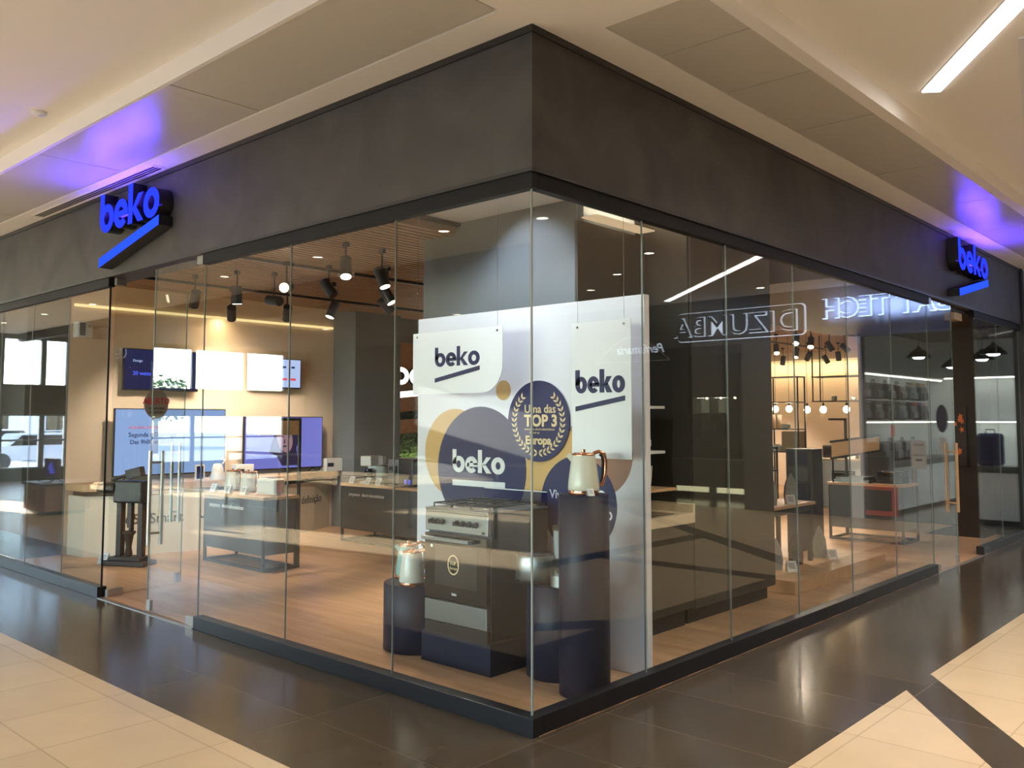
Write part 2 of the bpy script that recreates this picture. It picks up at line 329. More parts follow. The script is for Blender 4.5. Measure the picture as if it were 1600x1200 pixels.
b = G(); b.box(-22.59, -.03, -.925, -.235, ZC + .035, ZC + .06); b.box(.265, .865, .305, 11.39, ZC + .035, ZC + .06); struct('ceiling_seam_block', b, 'walldark')  # unseen backing added to stop sky light leaking through the panel seams
b = G(); b.box(-.32, -.02, 10.72, 11.5, 0, ZC + .2); struct('wall_pier', b, 'midgrey')
b = G(); b.box(-22.6, 12, -14.1, 20, 4.12, 4.2); struct('ceiling_sky_block', b, 'walldark')  # unseen cover added over everything to shut out sky light
b = G(); b.box(-22.6, .95, .29, 11.5, ZC + .201, 4.05); struct('ceiling_block_lid', b, 'walldark')  # unseen lid added above the shop against sky light
# shop fascias, reveals and header channels
b = G(); b.box(-22.6, 0, 0, .3, 3.0, 3.76); struct('wall_left', b, 'slate')
b = G(); b.box(-.3, 0, .3, 10.62, 3.0, 3.76); struct('wall_right', b, 'slate')
b = G(); b.box(-22.6, .012, -.012, .25, 3.76, ZC); b.box(-.25, .012, .25, 10.63, 3.76, ZC); struct('trim_gap_shade', b, 'black')  # black strip stands in for the shadow gap above the fascia
b = G(); b.box(-3.56, -.012, .012, .075, 2.905, 3.0); b.box(-9.2, -5.33, .012, .075, 2.905, 3.0); struct('trim_2', b, 'header', bevel=.003)
b = G(); b.box(-.075, -.012, .075, 6.62, 2.905, 3.0); b.box(-.075, -.012, 8.33, 10.6, 2.905, 3.0); struct('trim_3', b, 'header', bevel=.003)
b = G(); b.box(-22.6, .004, -.006, .02, 2.99, 3.012); b.box(-.02, .006, .02, 10.62, 2.99, 3.012); struct('trim_groove_shade', b, 'black')  # black line stands in for the shaded groove under the fascia
b = G(); b.box(-3.555, 0, 0, .085, 0, .1); struct('baseboard_left', b, 'kick', bevel=.003)
b = G(); b.box(-9.2, -5.34, 0, .085, 0, .1); struct('baseboard_left', b, 'kick', bevel=.003)
b = G(); b.box(-.085, 0, .085, 6.61, 0, .1); struct('baseboard_right', b, 'kick', bevel=.003)
b = G(); b.box(-.085, 0, 8.34, 10.6, 0, .1); struct('baseboard_right', b, 'kick', bevel=.003)
b = G(); b.box(-5.33, -3.56, -.005, .03, 0, .006); b.box(-.03, .005, 6.62, 8.33, 0, .006); struct('trim_5', b, 'satin')
b = G(); b.box(-.32, .03, 10.6, 10.72, 0, ZC); struct('trim_6', b, 'black')
b = G(); b.box(-22.75, -9.2, 0, .3, 0, 3.0); b.box(-22.75, -22.6, .3, 20, 0, 4.1); struct('wall_sun_block', b, 'walldark')  # unseen neighbour walls added to keep stray sun off the floor
# shopfront glass
wn = [0]
def pane(x0, x1, side):
    wn[0] += 1; y0, y1, z0, z1 = .036, .046, .095, 2.92; b = G(); e = G(); eps = .0035
    if side == 'A': b.box(x0 + eps, x1 - eps, y0, y1, z0, z1); e.box(x0 - .0016, x0 + .0016, y0 - .001, y1 + .001, z0, z1)
    else: b.box(-y1, -y0, x0 + eps, x1 - eps, z0, z1); e.box(-y1 - .001, -y0 + .001, x1 - .0016, x1 + .0016, z0, z1)
    o = struct('window_%d' % wn[0], b, 'glass'); e.build('silicone_joint', 'joint', o)
for a, c in ((-1.175, -.05), (-2.335, -1.175), (-3.555, -2.335), (-6.3, -5.36), (-7.3, -6.3), (-8.25, -7.3), (-9.2, -8.25)): pane(a, c, 'A')
for a, c in ((.05, 1.1), (1.1, 2.17), (2.17, 3.27), (3.27, 4.37), (4.37, 5.48), (5.48, 6.6), (8.36, 9.42), (9.42, 10.58)): pane(a, c, 'B')
b = G(); b.box(-.049, -.040, .040, .049, .095, 2.92); struct('trim_8', b, 'joint')
b = G(); b.box(-5.351, -5.3465, .032, .050, .095, 2.92); struct('trim_9', b, 'black')
# glass doors
def handle(parent, x, z0, z1, m='satin'):
    t = G()
    for y in (-.055, .055): t.cyl((x, y, z0), (x, y, z1), .0165, n=16)
    for z in (z0 + .1, z1 - .1): t.cyl((x, -.055, z), (x, .055, z), .01, n=10)
    return t.build('handle', m, parent)
def door(name, w_, loc, rz, hx, hz=(.58, 1.38), m='satin'):
    b = G(); b.box(.004, w_ - .004, -.005, .005, .012, 2.965); o = b.build(name, 'glass'); o['kind'] = 'structure'; o.location = loc; o.rotation_euler.z = rz
    p = G(); p.box(0, .16, -.016, .016, .006, .075); p.build('patch_fitting', 'satin', o, .002)
    p = G(); p.box(0, .11, -.016, .016, 2.92, 2.985); p.build('patch_fitting', 'steel', o, .002)
    p = G(); p.box(w_ - .075, w_ - .01, -.014, .014, .02, .11); p.build('door_lock', 'satin', o, .002)
    e = G(); e.box(w_ - .006, w_ - .001, -.0055, .0055, .012, 2.965); e.build('glass_edge', 'gedge', o)
    handle(o, hx, *hz, m=m); return o
door('door_1', .86, (-3.562, .04, 0), PI, .76)
door('door_2', .86, (-5.29, .06, 0), R(104), .76, (.62, 1.42))
door('door_3', .85, (-.04, 6.62, 0), R(90), .70, (.6, 1.38), 'woodtop')
# store shell
b = G(); b.box(-8.5, -8.3, .8, 17.6, 0, 3.5); struct('wall_store_left', b, 'wallwarm')
b = G(); b.box(-9.2, -8.3, .32, .8, 0, 3.5); struct('wall_store_end', b, 'walldark')
b = G(); b.box(-8.3, -.02, 17.5, 17.6, 0, 3.5); struct('wall_store_back', b, 'wallwarm')
b = G(); b.box(-2.1, -.42, 10.0, 17.5, 0, 3.4); b.box(-.42, -.09, 10.6, 17.5, 0, 3.4); struct('wall_partition', b, 'brown')
b = G(); b.box(-8.5, -.05, .3, 17.6, 3.40, 3.5); struct('ceiling_store', b, 'ceil')
b = G()
for i in range(64):
    y = -7.9 + i * .096
    if y > -2.55: break
    b.box(y, y + .052, .32, 17.4, 3.3, 3.37)
b.box(-7.9, -2.5, .32, 17.4, 3.37, 3.395, 1); struct('ceiling_slats', b, ['slat', 'slatback'])
b = G(); b.box(-2.42, -.1, 4.4, 10.0, 2.95, 3.4); struct('ceiling_soffit', b, 'brown')
b = G(); b.box(-2.99, -1.12, 1.9, 2.6, 0, 3.4); struct('wall_column', b, 'greywall')
b = G(); b.box(-8.3, -7.75, 4.78, 5.68, 0, 3.4); struct('wall_pillar', b, 'greywall')
# surrounding walkway
b = G(); b.box(11.9, 12, -14, 14, 0, 4); struct('wall_east', b, 'signdark')
b = G(); b.box(-22.6, 12, -14.1, -14, 0, .9); b.box(-22.6, 12, -14.1, -14, 3.35, 4.1)
for x0, x1 in ((-22.6, -10.4), (-7.0, -6.6), (-3.2, -2.8), (.6, 1.0), (4.4, 12)): b.box(x0, x1, -14.1, -14, .9, 3.35)
struct('wall_south', b, 'walldark')
for x0 in (-10.4, -6.6, -2.8, 1.0):  # windows added out of view to bring more daylight onto the ceiling
    wn[0] += 1; b = G(); b.box(x0, x0 + 3.4, -14.06, -14.05, .9, 3.35); o = struct('window_%d' % wn[0], b, 'thin_glass')
    q = G(); q.box(x0 + 1.67, x0 + 1.73, -14.1, -14.0, .9, 3.35); q.build('window_frame', 'aluminium', o)
    P_ = bpy.data.lights.new('portal', 'AREA'); P_.shape = 'RECTANGLE'; P_.size = 3.4; P_.size_y = 2.45; P_.cycles.is_portal = True
    po = bpy.data.objects.new('portal', P_); COL.objects.link(po); po.location = (x0 + 1.7, -14.0, 2.12); po.rotation_euler = Vector((0, 1, 0)).to_track_quat('-Z', 'Y').to_euler()
# end wall of the walkway with its tall windows
def end_wall():
    b = G(); X0, X1 = -22.75, -22.6
    piers = [(-14.1, -13.15), (-8.62, -6.15), (-4.55, -1.95), (-.8, .4)]
    for a, c in piers: b.box(X0, X1, a, c, 0, 4.1)
    for a, c in ((-13.15, -8.62), (-6.15, -4.55), (-1.95, -.8)): b.box(X0, X1, a, c, 0, .32); b.box(X0, X1, a, c, 1.78, 2.55); b.box(X0, X1, a, c, 3.84, 4.1)
    struct('wall_west', b, 'signdark')
    for i, (a, c) in enumerate(((-13.15, -11.75), (-11.65, -9.97), (-9.87, -8.62), (-6.15, -5.6), (-5.5, -4.55), (-1.95, -.8))):
        for z0, z1 in ((.32, 1.78), (2.55, 3.84)):
            wn[0] += 1; p = G(); p.box(X0 + .06, X0 + .07, a, c, z0, z1); o = struct('window_%d' % wn[0], p, 'thin_glass')
            P_ = bpy.data.lights.new('portal', 'AREA'); P_.shape = 'RECTANGLE'; P_.size = c - a; P_.size_y = z1 - z0; P_.cycles.is_portal = True
            po = bpy.data.objects.new('portal', P_); COL.objects.link(po); po.location = (X1 + .01, (a + c) / 2, (z0 + z1) / 2); po.rotation_euler = Vector((1, 0, 0)).to_track_quat('-Z', 'Z').to_euler()
            q = G()
            for u, v in ((a - .05, a + .02), (c - .02, c + .05)): q.box(X0 + .02, X0 + .12, u, v, z0, z1)
            q.box(X0 + .02, X0 + .12, a + .02, c - .02, z0, z0 + .04); q.box(X0 + .02, X0 + .12, a + .02, c - .02, z1 - .04, z1)
            if z0 < 1: q.box(X0 + .03, X0 + .11, a + .02, c - .02, 1.06, 1.11)
            q.build('window_frame', 'aluminium', o)
end_wall()
# outside ground
b = G(); b.box(-120, -22.8, -60, 60, -.4, -.3); b.box(-22.8, 30, -60, -14.15, -.4, -.3); struct('ground', b, 'asphalt')
# neighbour shops on the far wall
YB = 11.4
b = G(); b.box(-.02, 12, YB, YB + .12, 3.05, ZO); b.box(2.55, 4.7, YB, YB + .3, 0, 3.05); b.box(8.2, 12, YB, YB + .3, 0, 3.05); b.box(-.02, .06, YB - .05, YB + .3, 0, 3.05)
struct('wall_north', b, 'signdark')
b = G(); b.box(2.5, 2.72, YB - .04, YB + .02, 0, 3.05); struct('trim_gap_shade0', b, 'panelwhite')
b = G(); b.box(-.1, 0, YB + .12, 16.6, 0, 3.4); b.box(3.0, 3.1, YB + .3, 16.6, 0, 3.4); b.box(-.1, 3.1, 16.5, 16.6, 0, 3.4); struct('wall_white_shop', b, 'wallwhite')
b = G(); b.box(-.1, 3.1, YB + .12, 16.6, 3.3, 3.4); struct('ceiling_white_shop', b, 'walldark')
b = G(); b.box(-.02, 3.0, YB, 16.5, -.05, .004); struct('floor', b, 'dark_tile')
b = G(); b.box(3.9, 4.0, YB + .3, 16.6, 0, 3.4); b.box(9.4, 9.5, YB + .3, 16.6, 0, 3.4); b.box(3.9, 9.5, 16.5, 16.6, 0, 3.4); struct('wall_dark_shop', b, 'olive')
b = G(); b.box(3.9, 9.5, YB + .12, 16.6, 3.3, 3.4); struct('ceiling_dark_shop', b, 'walldark')
b = G(); b.box(3.9, 9.5, YB, 16.5, -.05, .004); struct('floor', b, 'dark_tile')

# ================================================================== CEILING LIGHTS OF THE WALKWAY
def linear_light(p, q, label, wd=.12, e=60):
    p = Vector(p); q = Vector(q); d = q - p; L = d.length; a = math.atan2(d.y, d.x)
    t = thing('linear_ceiling_light', label, 'ceiling light', ((p.x + q.x) / 2, (p.y + q.y) / 2, ZO), a)
    b = G(); b.box(-L / 2 - .012, L / 2 + .012, -wd / 2 - .012, wd / 2 + .012, -.004, .0); b.build('frame', 'white', t)
    b = G(); b.box(-L / 2, L / 2, -wd / 2, wd / 2, -.012, -.0045); b.build('diffuser', 'lampw', t)
    lamp('AREA', 'light', t, (0, 0, -.02), e * .95, (1, .88, .74), sx=L, sy=wd, spread=135)
linear_light((1.19, 2.86), (3.35, -.15), 'bright white linear ceiling light slanting across the beige ceiling at upper right', e=85)
linear_light((6.05, 11.0), (2.45, 7.77), 'long linear ceiling light reflected in the right shop glass above the pale panel', e=85)
linear_light((8.6, 1.6), (6.0, 5.0), 'linear ceiling light far out over the open hall', e=85)
DL = []
def downlight(x, y, z, label, group, e=70):
    if not DL:
        t = thing('ceiling_downlight', label, 'downlight', (x, y, z), 0, group)
        b = G(); b.lathe([(.085, 0), (.085, -.006), (.068, -.008), (.066, -.002)], n=24, caps=False); b.build('rim', 'white', t)
        b = G(); b.cyl((0, 0, -.001), (0, 0, -.003), .066, n=24); b.build('lens', 'lampdl', t)
        lamp('SPOT', 'light', t, (0, 0, -.03), e * 2.2, (1, .89, .77), .06, (0, 0, -1), 140, 1)
        DL.append(t); return t
    return dup(DL[0], (x, y, z), 0, label)
AL = 'round warm downlight in the ceiling over the left walkway'
downlight(-4.66, -3.64, ZO, AL, 'walkway downlights', 60)
for x in (-2.1, .5, -7.23, -9.75, -12.3, -14.8, -17.3, -19.8): downlight(x, -3.62, ZO, AL, 'walkway downlights')
for x, y in ((3.3, 1.3), (3.25, 4.0), (3.54, 6.6), (3.9, 10.6), (4.9, 7.75), (6.25, 8.85), (7.65, 10.0), (6.4, -1.5), (6.6, 3.4), (9.6, 6.0), (9.4, 1.0)):
    downlight(x, y, ZO, 'round warm downlight in the ceiling of the hall to the right', None)
for x, y in ((-4.65, -6.7), (-7.6, -6.7), (-11.3, -6.7), (-1.4, -6.7), (2.5, -6.7), (6.2, -6.7)):
    downlight(x, y, 3.42, 'round warm downlight in the lower ceiling across the walkway', None)
b = g((-3.85, -1.16, ZO)); b.lathe([(.055, 0), (.055, -.012), (.04, -.026), (0, -.028)], n=24); b.cyl((0, 0, -.026), (0, 0, -.034), .012, n=12)
tag(b.build('sprinkler_cover', 'white'), 'small round white sprinkler cover on the beige ceiling at upper left', 'sprinkler cover')
t = thing('air_grille', 'long slotted air grille in the ceiling edge above the left blue sign', 'air grille', (-5.5, -.1, ZC))
b = G(); b.box(-1.38, 1.38, -.06, .06, -.004, 0); b.build('grille_frame', 'ceil', t)
for k in range(3):
    b = G(); b.box(-1.34, 1.34, -.042 + k * .031, -.022 + k * .031, -.0065, -.0045); b.build('slot', 'black', t)
t = thing('access_panel', 'pale flat access panel in the ceiling at the right edge', 'access panel', (2.05, 3.3, ZO), R(0))
b = G(); b.slab([(-.2, -1.0), (.9, -.6), (.55, 1.1), (-.52, .58)], -.012, -.0005); b.build('panel', 'white', t, .003)

# ================================================================== ILLUMINATED SIGNS ON THE FASCIA
def neon(label, loc, rz, width):
    t = thing('illuminated_sign', label, 'sign', loc, rz)
    wordmark(t, 0, .37, width, .36, -.13, -.008, ['bluelit', 'black'], .20, .085, .235, bar_mats=['bluelit2', 'black'], t=.24)
    lamp('AREA', 'glow', t, (width / 2, -.2, .42), 20, (.10, .035, 1), sx=width, sy=.22, aim=(0, -.35, 1))
    return t
neon('glowing blue lettering sign with slanted underline on the left fascia', (-5.22, 0, 3.0), 0, 1.17)
neon('glowing blue lettering sign with underline at the far end of the right fascia', (0, 7.25, 3.0), PI / 2, 1.2)

# ================================================================== CORNER DISPLAY
# big printed backdrop
t = thing('display_backdrop', 'tall white free-standing backdrop with navy and gold circles behind the cooker', 'display panel', (-2.38, 1.30, .006))
b = G(); b.box(0, 2.22, 0, .06, 0, 2.465); b.build('board', 'backdrop', t, .004)
def disc(name, cx, cz, r, m, y=-.0015, x0=0, x1=2.22):
    n = 56; pts = []
    for i in range(n):
        x = cx + r * math.cos(2 * PI * i / n); z = cz + r * math.sin(2 * PI * i / n); pts.append((min(max(x, x0), x1), z))
    b = G(); b.prism(pts, y, y + .0015); return b.build(name, m, t)
disc('gold_circle', .44, 1.38, .345, 'gold2', -.0012)
disc('gold_circle', .96, 1.86, .075, 'gold', -.0012)
disc('gold_circle', 1.83, 1.41, .29, 'pine', -.0012)
b = G(); b.prism([(1.10, .95), (1.55, .98), (1.66, 1.3), (1.72, 1.55), (1.2, 1.6), (1.18, 1.2)], -.0018, -.0006); b.build('gold_shape', 'gold2', t)
disc('navy_circle', .72, 1.27, .47, 'navyprint', -.0026)
disc('navy_circle', 1.66, 1.06, .33, 'navyprint', -.0026)
bd = disc('round_badge', 1.31, 1.63, .292, 'navyprint', -.012)
wordmark(bd, .42, 1.235, .56, .175, -.006, -.0027, ['whiteprint'], .0, .045, .06, 'printed_letter')
text('Uma das', .085, (1.18, -.0135, 1.69), 'lettergold', bd, bold=.001)
text('TOP 3', .115, (1.18, -.0135, 1.595), 'lettergold', bd, bold=.004)
text('marcas de electrodomésticos', .024, (1.18, -.0135, 1.565), 'lettergold', bd)
text('líderes na', .024, (1.23, -.0135, 1.54), 'lettergold', bd)
text('Europa', .085, (1.19, -.0135, 1.465), 'lettergold', bd, bold=.003)
b = G()
for s in (-1, 1):
    for i in range(15):
        a = R(-88 + i * 9.6); r = .228
        for q in (-1, 1):
            c = Vector((1.31 + s * r * math.cos(a), 1.63 + r * math.sin(a))); d = a + R(90) + q * R(38)
            dx, dz = s * math.cos(d), math.sin(d); nx, nz = -dz, dx
            b.prism([(c.x, c.y), (c.x + dx * .02 + nx * .009, c.y + dz * .02 + nz * .009), (c.x + dx * .044, c.y + dz * .044), (c.x + dx * .02 - nx * .009, c.y + dz * .02 - nz * .009)], -.0135, -.0122)
b.build('laurel_wreath', 'lettergold', bd)
text('Viva como', .085, (1.41, -.004, 1.09), 'whiteprint', t, name='lettering', bold=.001)
text('um PRO', .085, (1.66, -.004, .97), 'whiteprint', t, bold=.002)
b = G(); b.ring(1.86, 1.12, .045, .045, .014, 0, 360, -.004, -.0027, 20); b.prism([(1.87, 1.1), (1.885, 1.11), (1.915, 1.07), (1.9, 1.06)], -.004, -.0027); b.build('loupe_print', 'whiteprint', t)
# two hanging boards
def hanging(label, loc, wd, ht, round_, oz, ow, oh, ox):
    t = thing('hanging_board', label, 'sign', loc)
    p = [(0, 0)]
    if round_:
        r = .2
        p += [(wd - r + r * math.sin(R(a)), r - r * math.cos(R(a))) for a in range(0, 91, 9)]
    else: p += [(wd, 0)]
    p += [(wd, ht), (0, ht)]
    b = G(); b.prism(p, 0, .005); b.build('board', 'panelwhite', t)
    wordmark(t, ox, oz, ow, oh, -.0015, 0, ['navyprint'], .17, .032, .088, 'printed_letter')
    for x in (.05, wd - .05):
        s = G(); s.cyl((x, -.004, ht - .03), (x, .009, ht - .03), .008, n=12); s.build('eyelet', 'chrome', t)
        s = G(); s.cyl((x, .002, ht - .03), (x, .002, 3.38 - loc[2]), .0012, n=6); s.build('cord', 'chrome', t)
hanging('white hanging board with one rounded corner and navy lettering', (-2.10, 1.0, 1.84), .95, .47, True, .205, .475, .145, .25)
hanging('narrow tall white hanging board with navy lettering, right of the corner glass edge', (-.545, 1.02, 1.40), .47, .88, False, .42, .395, .15, .03)

def card_(loc, rz, label, s=1):
    t = G(); t.add([(-.035 * s, -.02 * s, 0), (.035 * s, -.02 * s, 0), (.035 * s, .012 * s, .07 * s), (-.035 * s, .012 * s, .07 * s), (-.035 * s, .03 * s, 0), (.035 * s, .03 * s, 0), (-.035 * s, .014 * s, .0695 * s), (.035 * s, .014 * s, .0695 * s)], [(0, 1, 2, 3), (5, 4, 6, 7), (3, 2, 7, 6)])
    o = t.build('price_card', 'paper', None, 0, loc, rz)
    q = G()
    for k in range(3): z = .05 - k * .013; y = .012 * (z / .07) - .02 * (1 - z / .07) - .0006; q.add([((-.024) * s, y * s, z * s), (.02 * s, y * s, z * s), (.02 * s, (y + .001) * s, (z + .004) * s), (-.024 * s, (y + .001) * s, (z + .004) * s)], [(0, 1, 2, 3)])
    q.build('printed_lines', 'ink', o)
    return tag(o, label, 'price card')
def kettle(loc, rz, label, body, trim, s=1, group=None):
    t = thing('electric_kettle', label, 'kettle', loc, rz, group)
    b = G(); b.lathe([(.082 * s, .0), (.085 * s, .008 * s), (.083 * s, .022 * s)], n=28); b.build('base', trim, t)
    b = G(); b.lathe([(.084 * s, .024 * s), (.086 * s, .034 * s), (.083 * s, .07 * s), (.073 * s, .15 * s), (.064 * s, .205 * s), (.062 * s, .212 * s)], n=32)
    b.cyl((-.050 * s, 0, .185 * s), (-.088 * s, 0, .215 * s), .022 * s, .012 * s, n=12); b.build('body', body, t)
    b = G(); b.lathe([(.0635 * s, .211 * s), (.064 * s, .219 * s), (.05 * s, .226 * s), (0, .229 * s)], n=28); b.cyl((0, 0, .226 * s), (0, 0, .243 * s), .011 * s, n=12); b.build('lid', trim, t)
    b = G(); b.tube([(.055 * s, 0, .222 * s), (.085 * s, 0, .232 * s), (.115 * s, 0, .218 * s), (.122 * s, 0, .18 * s), (.119 * s, 0, .11 * s), (.104 * s, 0, .055 * s), (.08 * s, 0, .045 * s)], .0105 * s, 8); b.build('handle', trim, t)
    b = G(); b.tube([(.088 * s, 0, .216 * s), (.102 * s, 0, .205 * s), (.107 * s, 0, .175 * s), (.104 * s, 0, .11 * s), (.094 * s, 0, .066 * s)], .0075 * s, 8); b.build('inner_grip', 'plasticblack', t)
    return t
# left drum + kettles
def drum(loc, r, h, label):
    b = G(); b.lathe([(r - .006, 0), (r, .004), (r, h - .005), (r - .006, h)], n=64)
    return tag(b.build('round_plinth', 'navy', None, 0, loc), label, 'plinth')
drum((-1.83, .83, .004), .25, .47, 'low round navy plinth carrying a green and a white kettle')
kettle((-1.98, .865, .474), R(60), 'mint green kettle on the low navy drum, behind the white one', 'mint', 'copper', 1.12)
kettle((-1.745, .695, .474), R(25), 'cream white kettle with copper trim on the low navy drum', 'cream', 'copper', 1.08)
drum((-.635, .99, .004), .215, .585, 'mid-height round navy plinth carrying the steel toaster and blender')
drum((-.265, .78, .004), .155, 1.19, 'tall slim navy column plinth next to the corner glass')
kettle((-.25, .76, 1.194), R(48), 'pale cream kettle with copper lid on top of the tall navy column', 'cream', 'copper', 1.12)
card_((-.15, .70, 1.194), R(65), 'tiny card leaning on the tall navy column beside the kettle', .6)
# cooker plinth
b = G(); b.box(-1.56, -.90, .62, 1.22, .004, .205); tag(b.build('square_plinth', 'navy', None, .004), 'square low navy plinth under the gas cooker', 'plinth')
# gas cooker
t = thing('gas_cooker', 'freestanding steel and black gas cooker with oven on a navy plinth', 'cooker', (-1.52, .62, .205))
W_ = .60
b = G(); b.box(0, W_, .03, .6, .02, .83); b.build('body', 'charcoal', t, .004)
b = G(); b.box(0, W_, -.004, .03, .685, .815); b.box(0, W_, -.004, .012, .815, .83); b.build('control_panel', 'steel', t, .006)
for i, x in enumerate((.075, .125, .175, .315, .375, .435, .495)):
    k = G(); k.cyl((x, -.004, .752), (x, -.012, .752), .021, n=18); k.cyl((x, -.012, .752), (x, -.038, .752), .017, .014, n=18); k.box(x - .0035, x + .0035, -.043, -.03, .737, .767); k.build('knob', 'plasticblack', t)
k = G(); k.cyl((.56, -.004, .705), (.56, -.012, .705), .01, n=14); k.build('button', 'plasticblack', t)
b = G(); b.box(.004, W_ - .004, -.012, .028, .235, .672); dr = b.build('oven_door', 'darkglass', t, .004)
b = G(); b.box(.11, W_ - .09, -.0135, -.0125, .33, .60); b.build('window_pane', mat('oven_window', (.035, .035, .034), .12, 0, .4), dr)
b = G(); b.box(.02, .47, -.062, -.042, .628, .655); b.build('handle_bar', 'steel', dr, .005)
for q_ in ((.03, .05, -.042, -.012, .632, .65), (.44, .50, -.055, -.012, .63, .653)): b = G(); b.box(*q_); b.build('handle_mount', 'plasticblack', dr, .003)
k = G(); k.cyl((.075, -.012, .585), (.075, -.0135, .585), .012, n=18); k.build('round_sticker', 'paper', dr)
k = G(); n = 30; k.prism([(.29 + .062 * math.cos(2 * PI * i / n), .475 + .075 * math.sin(2 * PI * i / n)) for i in range(n)], -.0145, -.0137); sb = k.build('award_sticker', 'darkglass', dr)
k = G(); k.ring(.29, .475, .055, .067, .010, 0, 360, -.0155, -.0146, 30); k.build('laurel_ring', 'lettergold', sb)
text('TOP 3', .032, (.255, -.0155, .475), 'lettergold', sb, bold=.001); text('Europa', .024, (.257, -.0155, .445), 'lettergold', sb)
text('beko', .022, (.275, -.0135, .275), 'paper', dr, bold=.001)
b = G(); b.box(.004, W_ - .004, -.010, .028, .085, .225); b.build('drawer_panel', 'steel', t, .004)
b = G(); b.box(.004, W_ - .004, -.006, .028, .0, .08); b.build('lower_panel', 'plasticblack', t, .003)
b = G(); b.box(-.002, W_ + .002, -.006, .6, .83, .842); hob = b.build('hob_top', 'steel', t, .004)
for i, (x, y, r) in enumerate(((.15, .16, .05), (.45, .16, .04), (.15, .43, .04), (.45, .43, .032), (.30, .30, .055))):
    k = G(); k.at((x, y, .842)); k.lathe([(r, 0), (r, .01), (r * .8, .014), (r * .8, .02), (0, .022)], n=20); k.build('burner', 'steel', hob)
for x0 in (.03, .215, .4):
    k = G(); x1 = x0 + .17; z = .868
    for y in (.05, .2, .36, .53): k.cyl((x0, y, z), (x1, y, z), .005, n=6)
    for x in (x0, (x0 + x1) / 2, x1): k.cyl((x, .05, z), (x, .53, z), .005, n=6)
    for x in (x0, x1):
        for y in (.05, .53): k.cyl((x, y, .842), (x, y, z), .005, n=6)
    k.build('pan_support', 'plasticblack', t)
b = G(); b.box(.0, W_, .585, .592, .85, .935); lid = b.build('glass_lid', glassmat('tinted_lid_glass', (.55, .62, .85)), t)
b = G(); b.box(.0, W_, .583, .594, .935, .941); b.build('lid_edge', 'whiteprint', lid)
for x in (.06, .54):
    b = G(); b.cyl((x - .03, .588, .85), (x + .03, .588, .85), .012, n=12); b.build('hinge', 'plasticblack', t)
# steel toaster and blender on the middle drum
t = thing('steel_toaster', 'rounded brushed steel toaster with black ends on the middle navy drum', 'toaster', (-.74, .88, .589), R(28))
b = G(); b.lathe([(.128, .02), (.135, .03), (.135, .165), (.125, .178)], n=40, sx=1, sy=.62); b.build('body', 'steel', t)
b = G(); b.lathe([(.13, 0), (.138, .006), (.138, .022)], n=40, sx=1, sy=.62); b.build('base', 'plasticblack', t)
b = G(); b.lathe([(.125, .178), (.115, .192), (.0, .196)], n=40, sx=1, sy=.62); b.box(-.085, .085, -.04, -.015, .19, .199); b.box(-.085, .085, .015, .04, .19, .199); b.build('top_slots', 'plasticblack', t)
b = G(); b.box(.128, .152, -.018, .018, .12, .135); b.build('lever', 'plasticblack', t, .003)
for z in (.06, .078, .096):
    k = G(); k.cyl((.118, -.045, z), (.126, -.055, z), .006, n=10); k.build('button', 'chrome', t)
t = thing('table_blender', 'black and steel table blender with clear jug beside the steel toaster', 'blender', (-.50, .86, .589), R(28))
b = G(); b.lathe([(.075, 0), (.078, .01), (.074, .08), (.066, .17), (.05, .185)], n=28); b.build('base', 'plasticblack', t)
b = G(); b.lathe([(.0785, .012), (.0755, .08)], n=28); b.build('steel_band', 'steel', t)
b = G(); b.at((0, 0, .125)); b.cyl((0, -.068, 0), (0, -.082, -.002), .026, n=20); b.build('dial', 'chrome', t)
b = G(); b.lathe([(.046, .185), (.05, .2), (.06, .36)], n=28); b.build('jug', mat('clear_jug', (.62, .66, .66), .08, 0, .6, alpha=.55), t)
b = G(); b.lathe([(.063, .36), (.063, .385), (.03, .39), (.03, .41), (0, .412)], n=28); b.build('lid', 'plasticblack', t)
b = G(); b.tube([(.055, 0, .34), (.1, 0, .335), (.1, 0, .23), (.052, 0, .215)], .009); b.build('handle', 'plasticblack', t)

# ================================================================== STORE INTERIOR, LEFT PART
# long cream counter with oak top under the screens
t = thing('display_counter', 'long curved cream counter with oak top below the big screens', 'counter', (0, 0, .004))
front = [(-8.28, .85), (-7.86, .88), (-7.60, 1.25), (-7.44, 2.1), (-7.50, 2.9), (-7.72, 3.6), (-8.0, 4.25), (-8.28, 4.72)]
b = G(); b.slab(front, 0, .72); b.build('body', 'counter', t)
b = G(); b.slab([(-8.29, .82), (-7.84, .85), (-7.57, 1.23), (-7.41, 2.1), (-7.47, 2.92), (-7.69, 3.63), (-7.97, 4.3), (-8.06, 4.76), (-8.29, 4.76)], .78, .86); b.build('top', 'woodtop', t, .004)
b = G(); b.slab([(-8.27, .9), (-7.92, .93), (-7.66, 1.28), (-7.50, 2.1), (-7.56, 2.88), (-7.78, 3.55), (-8.05, 4.2), (-8.27, 4.6)], .72, .78); b.build('shadow_gap', 'slatback', t)
def on_front(txt, size, i, u, z, m='inkgrey'):
    p = Vector((*front[i], 0)); q = Vector((*front[i + 1], 0)); d = (q - p); rz = math.atan2(d.y, d.x); n = Vector((math.sin(rz), -math.cos(rz), 0))
    o = text(txt, size, p + d * u + n * .004 + Vector((0, 0, z)), m, t, rz=rz, bold=.002); return o
on_front("65'' Smart", .17, 2, .0, .38); on_front('Ultra fina', .17, 3, .02, .40); on_front('incríveis', .15, 4, .25, .40); on_front('alta definição', .155, 5, .12, .42)
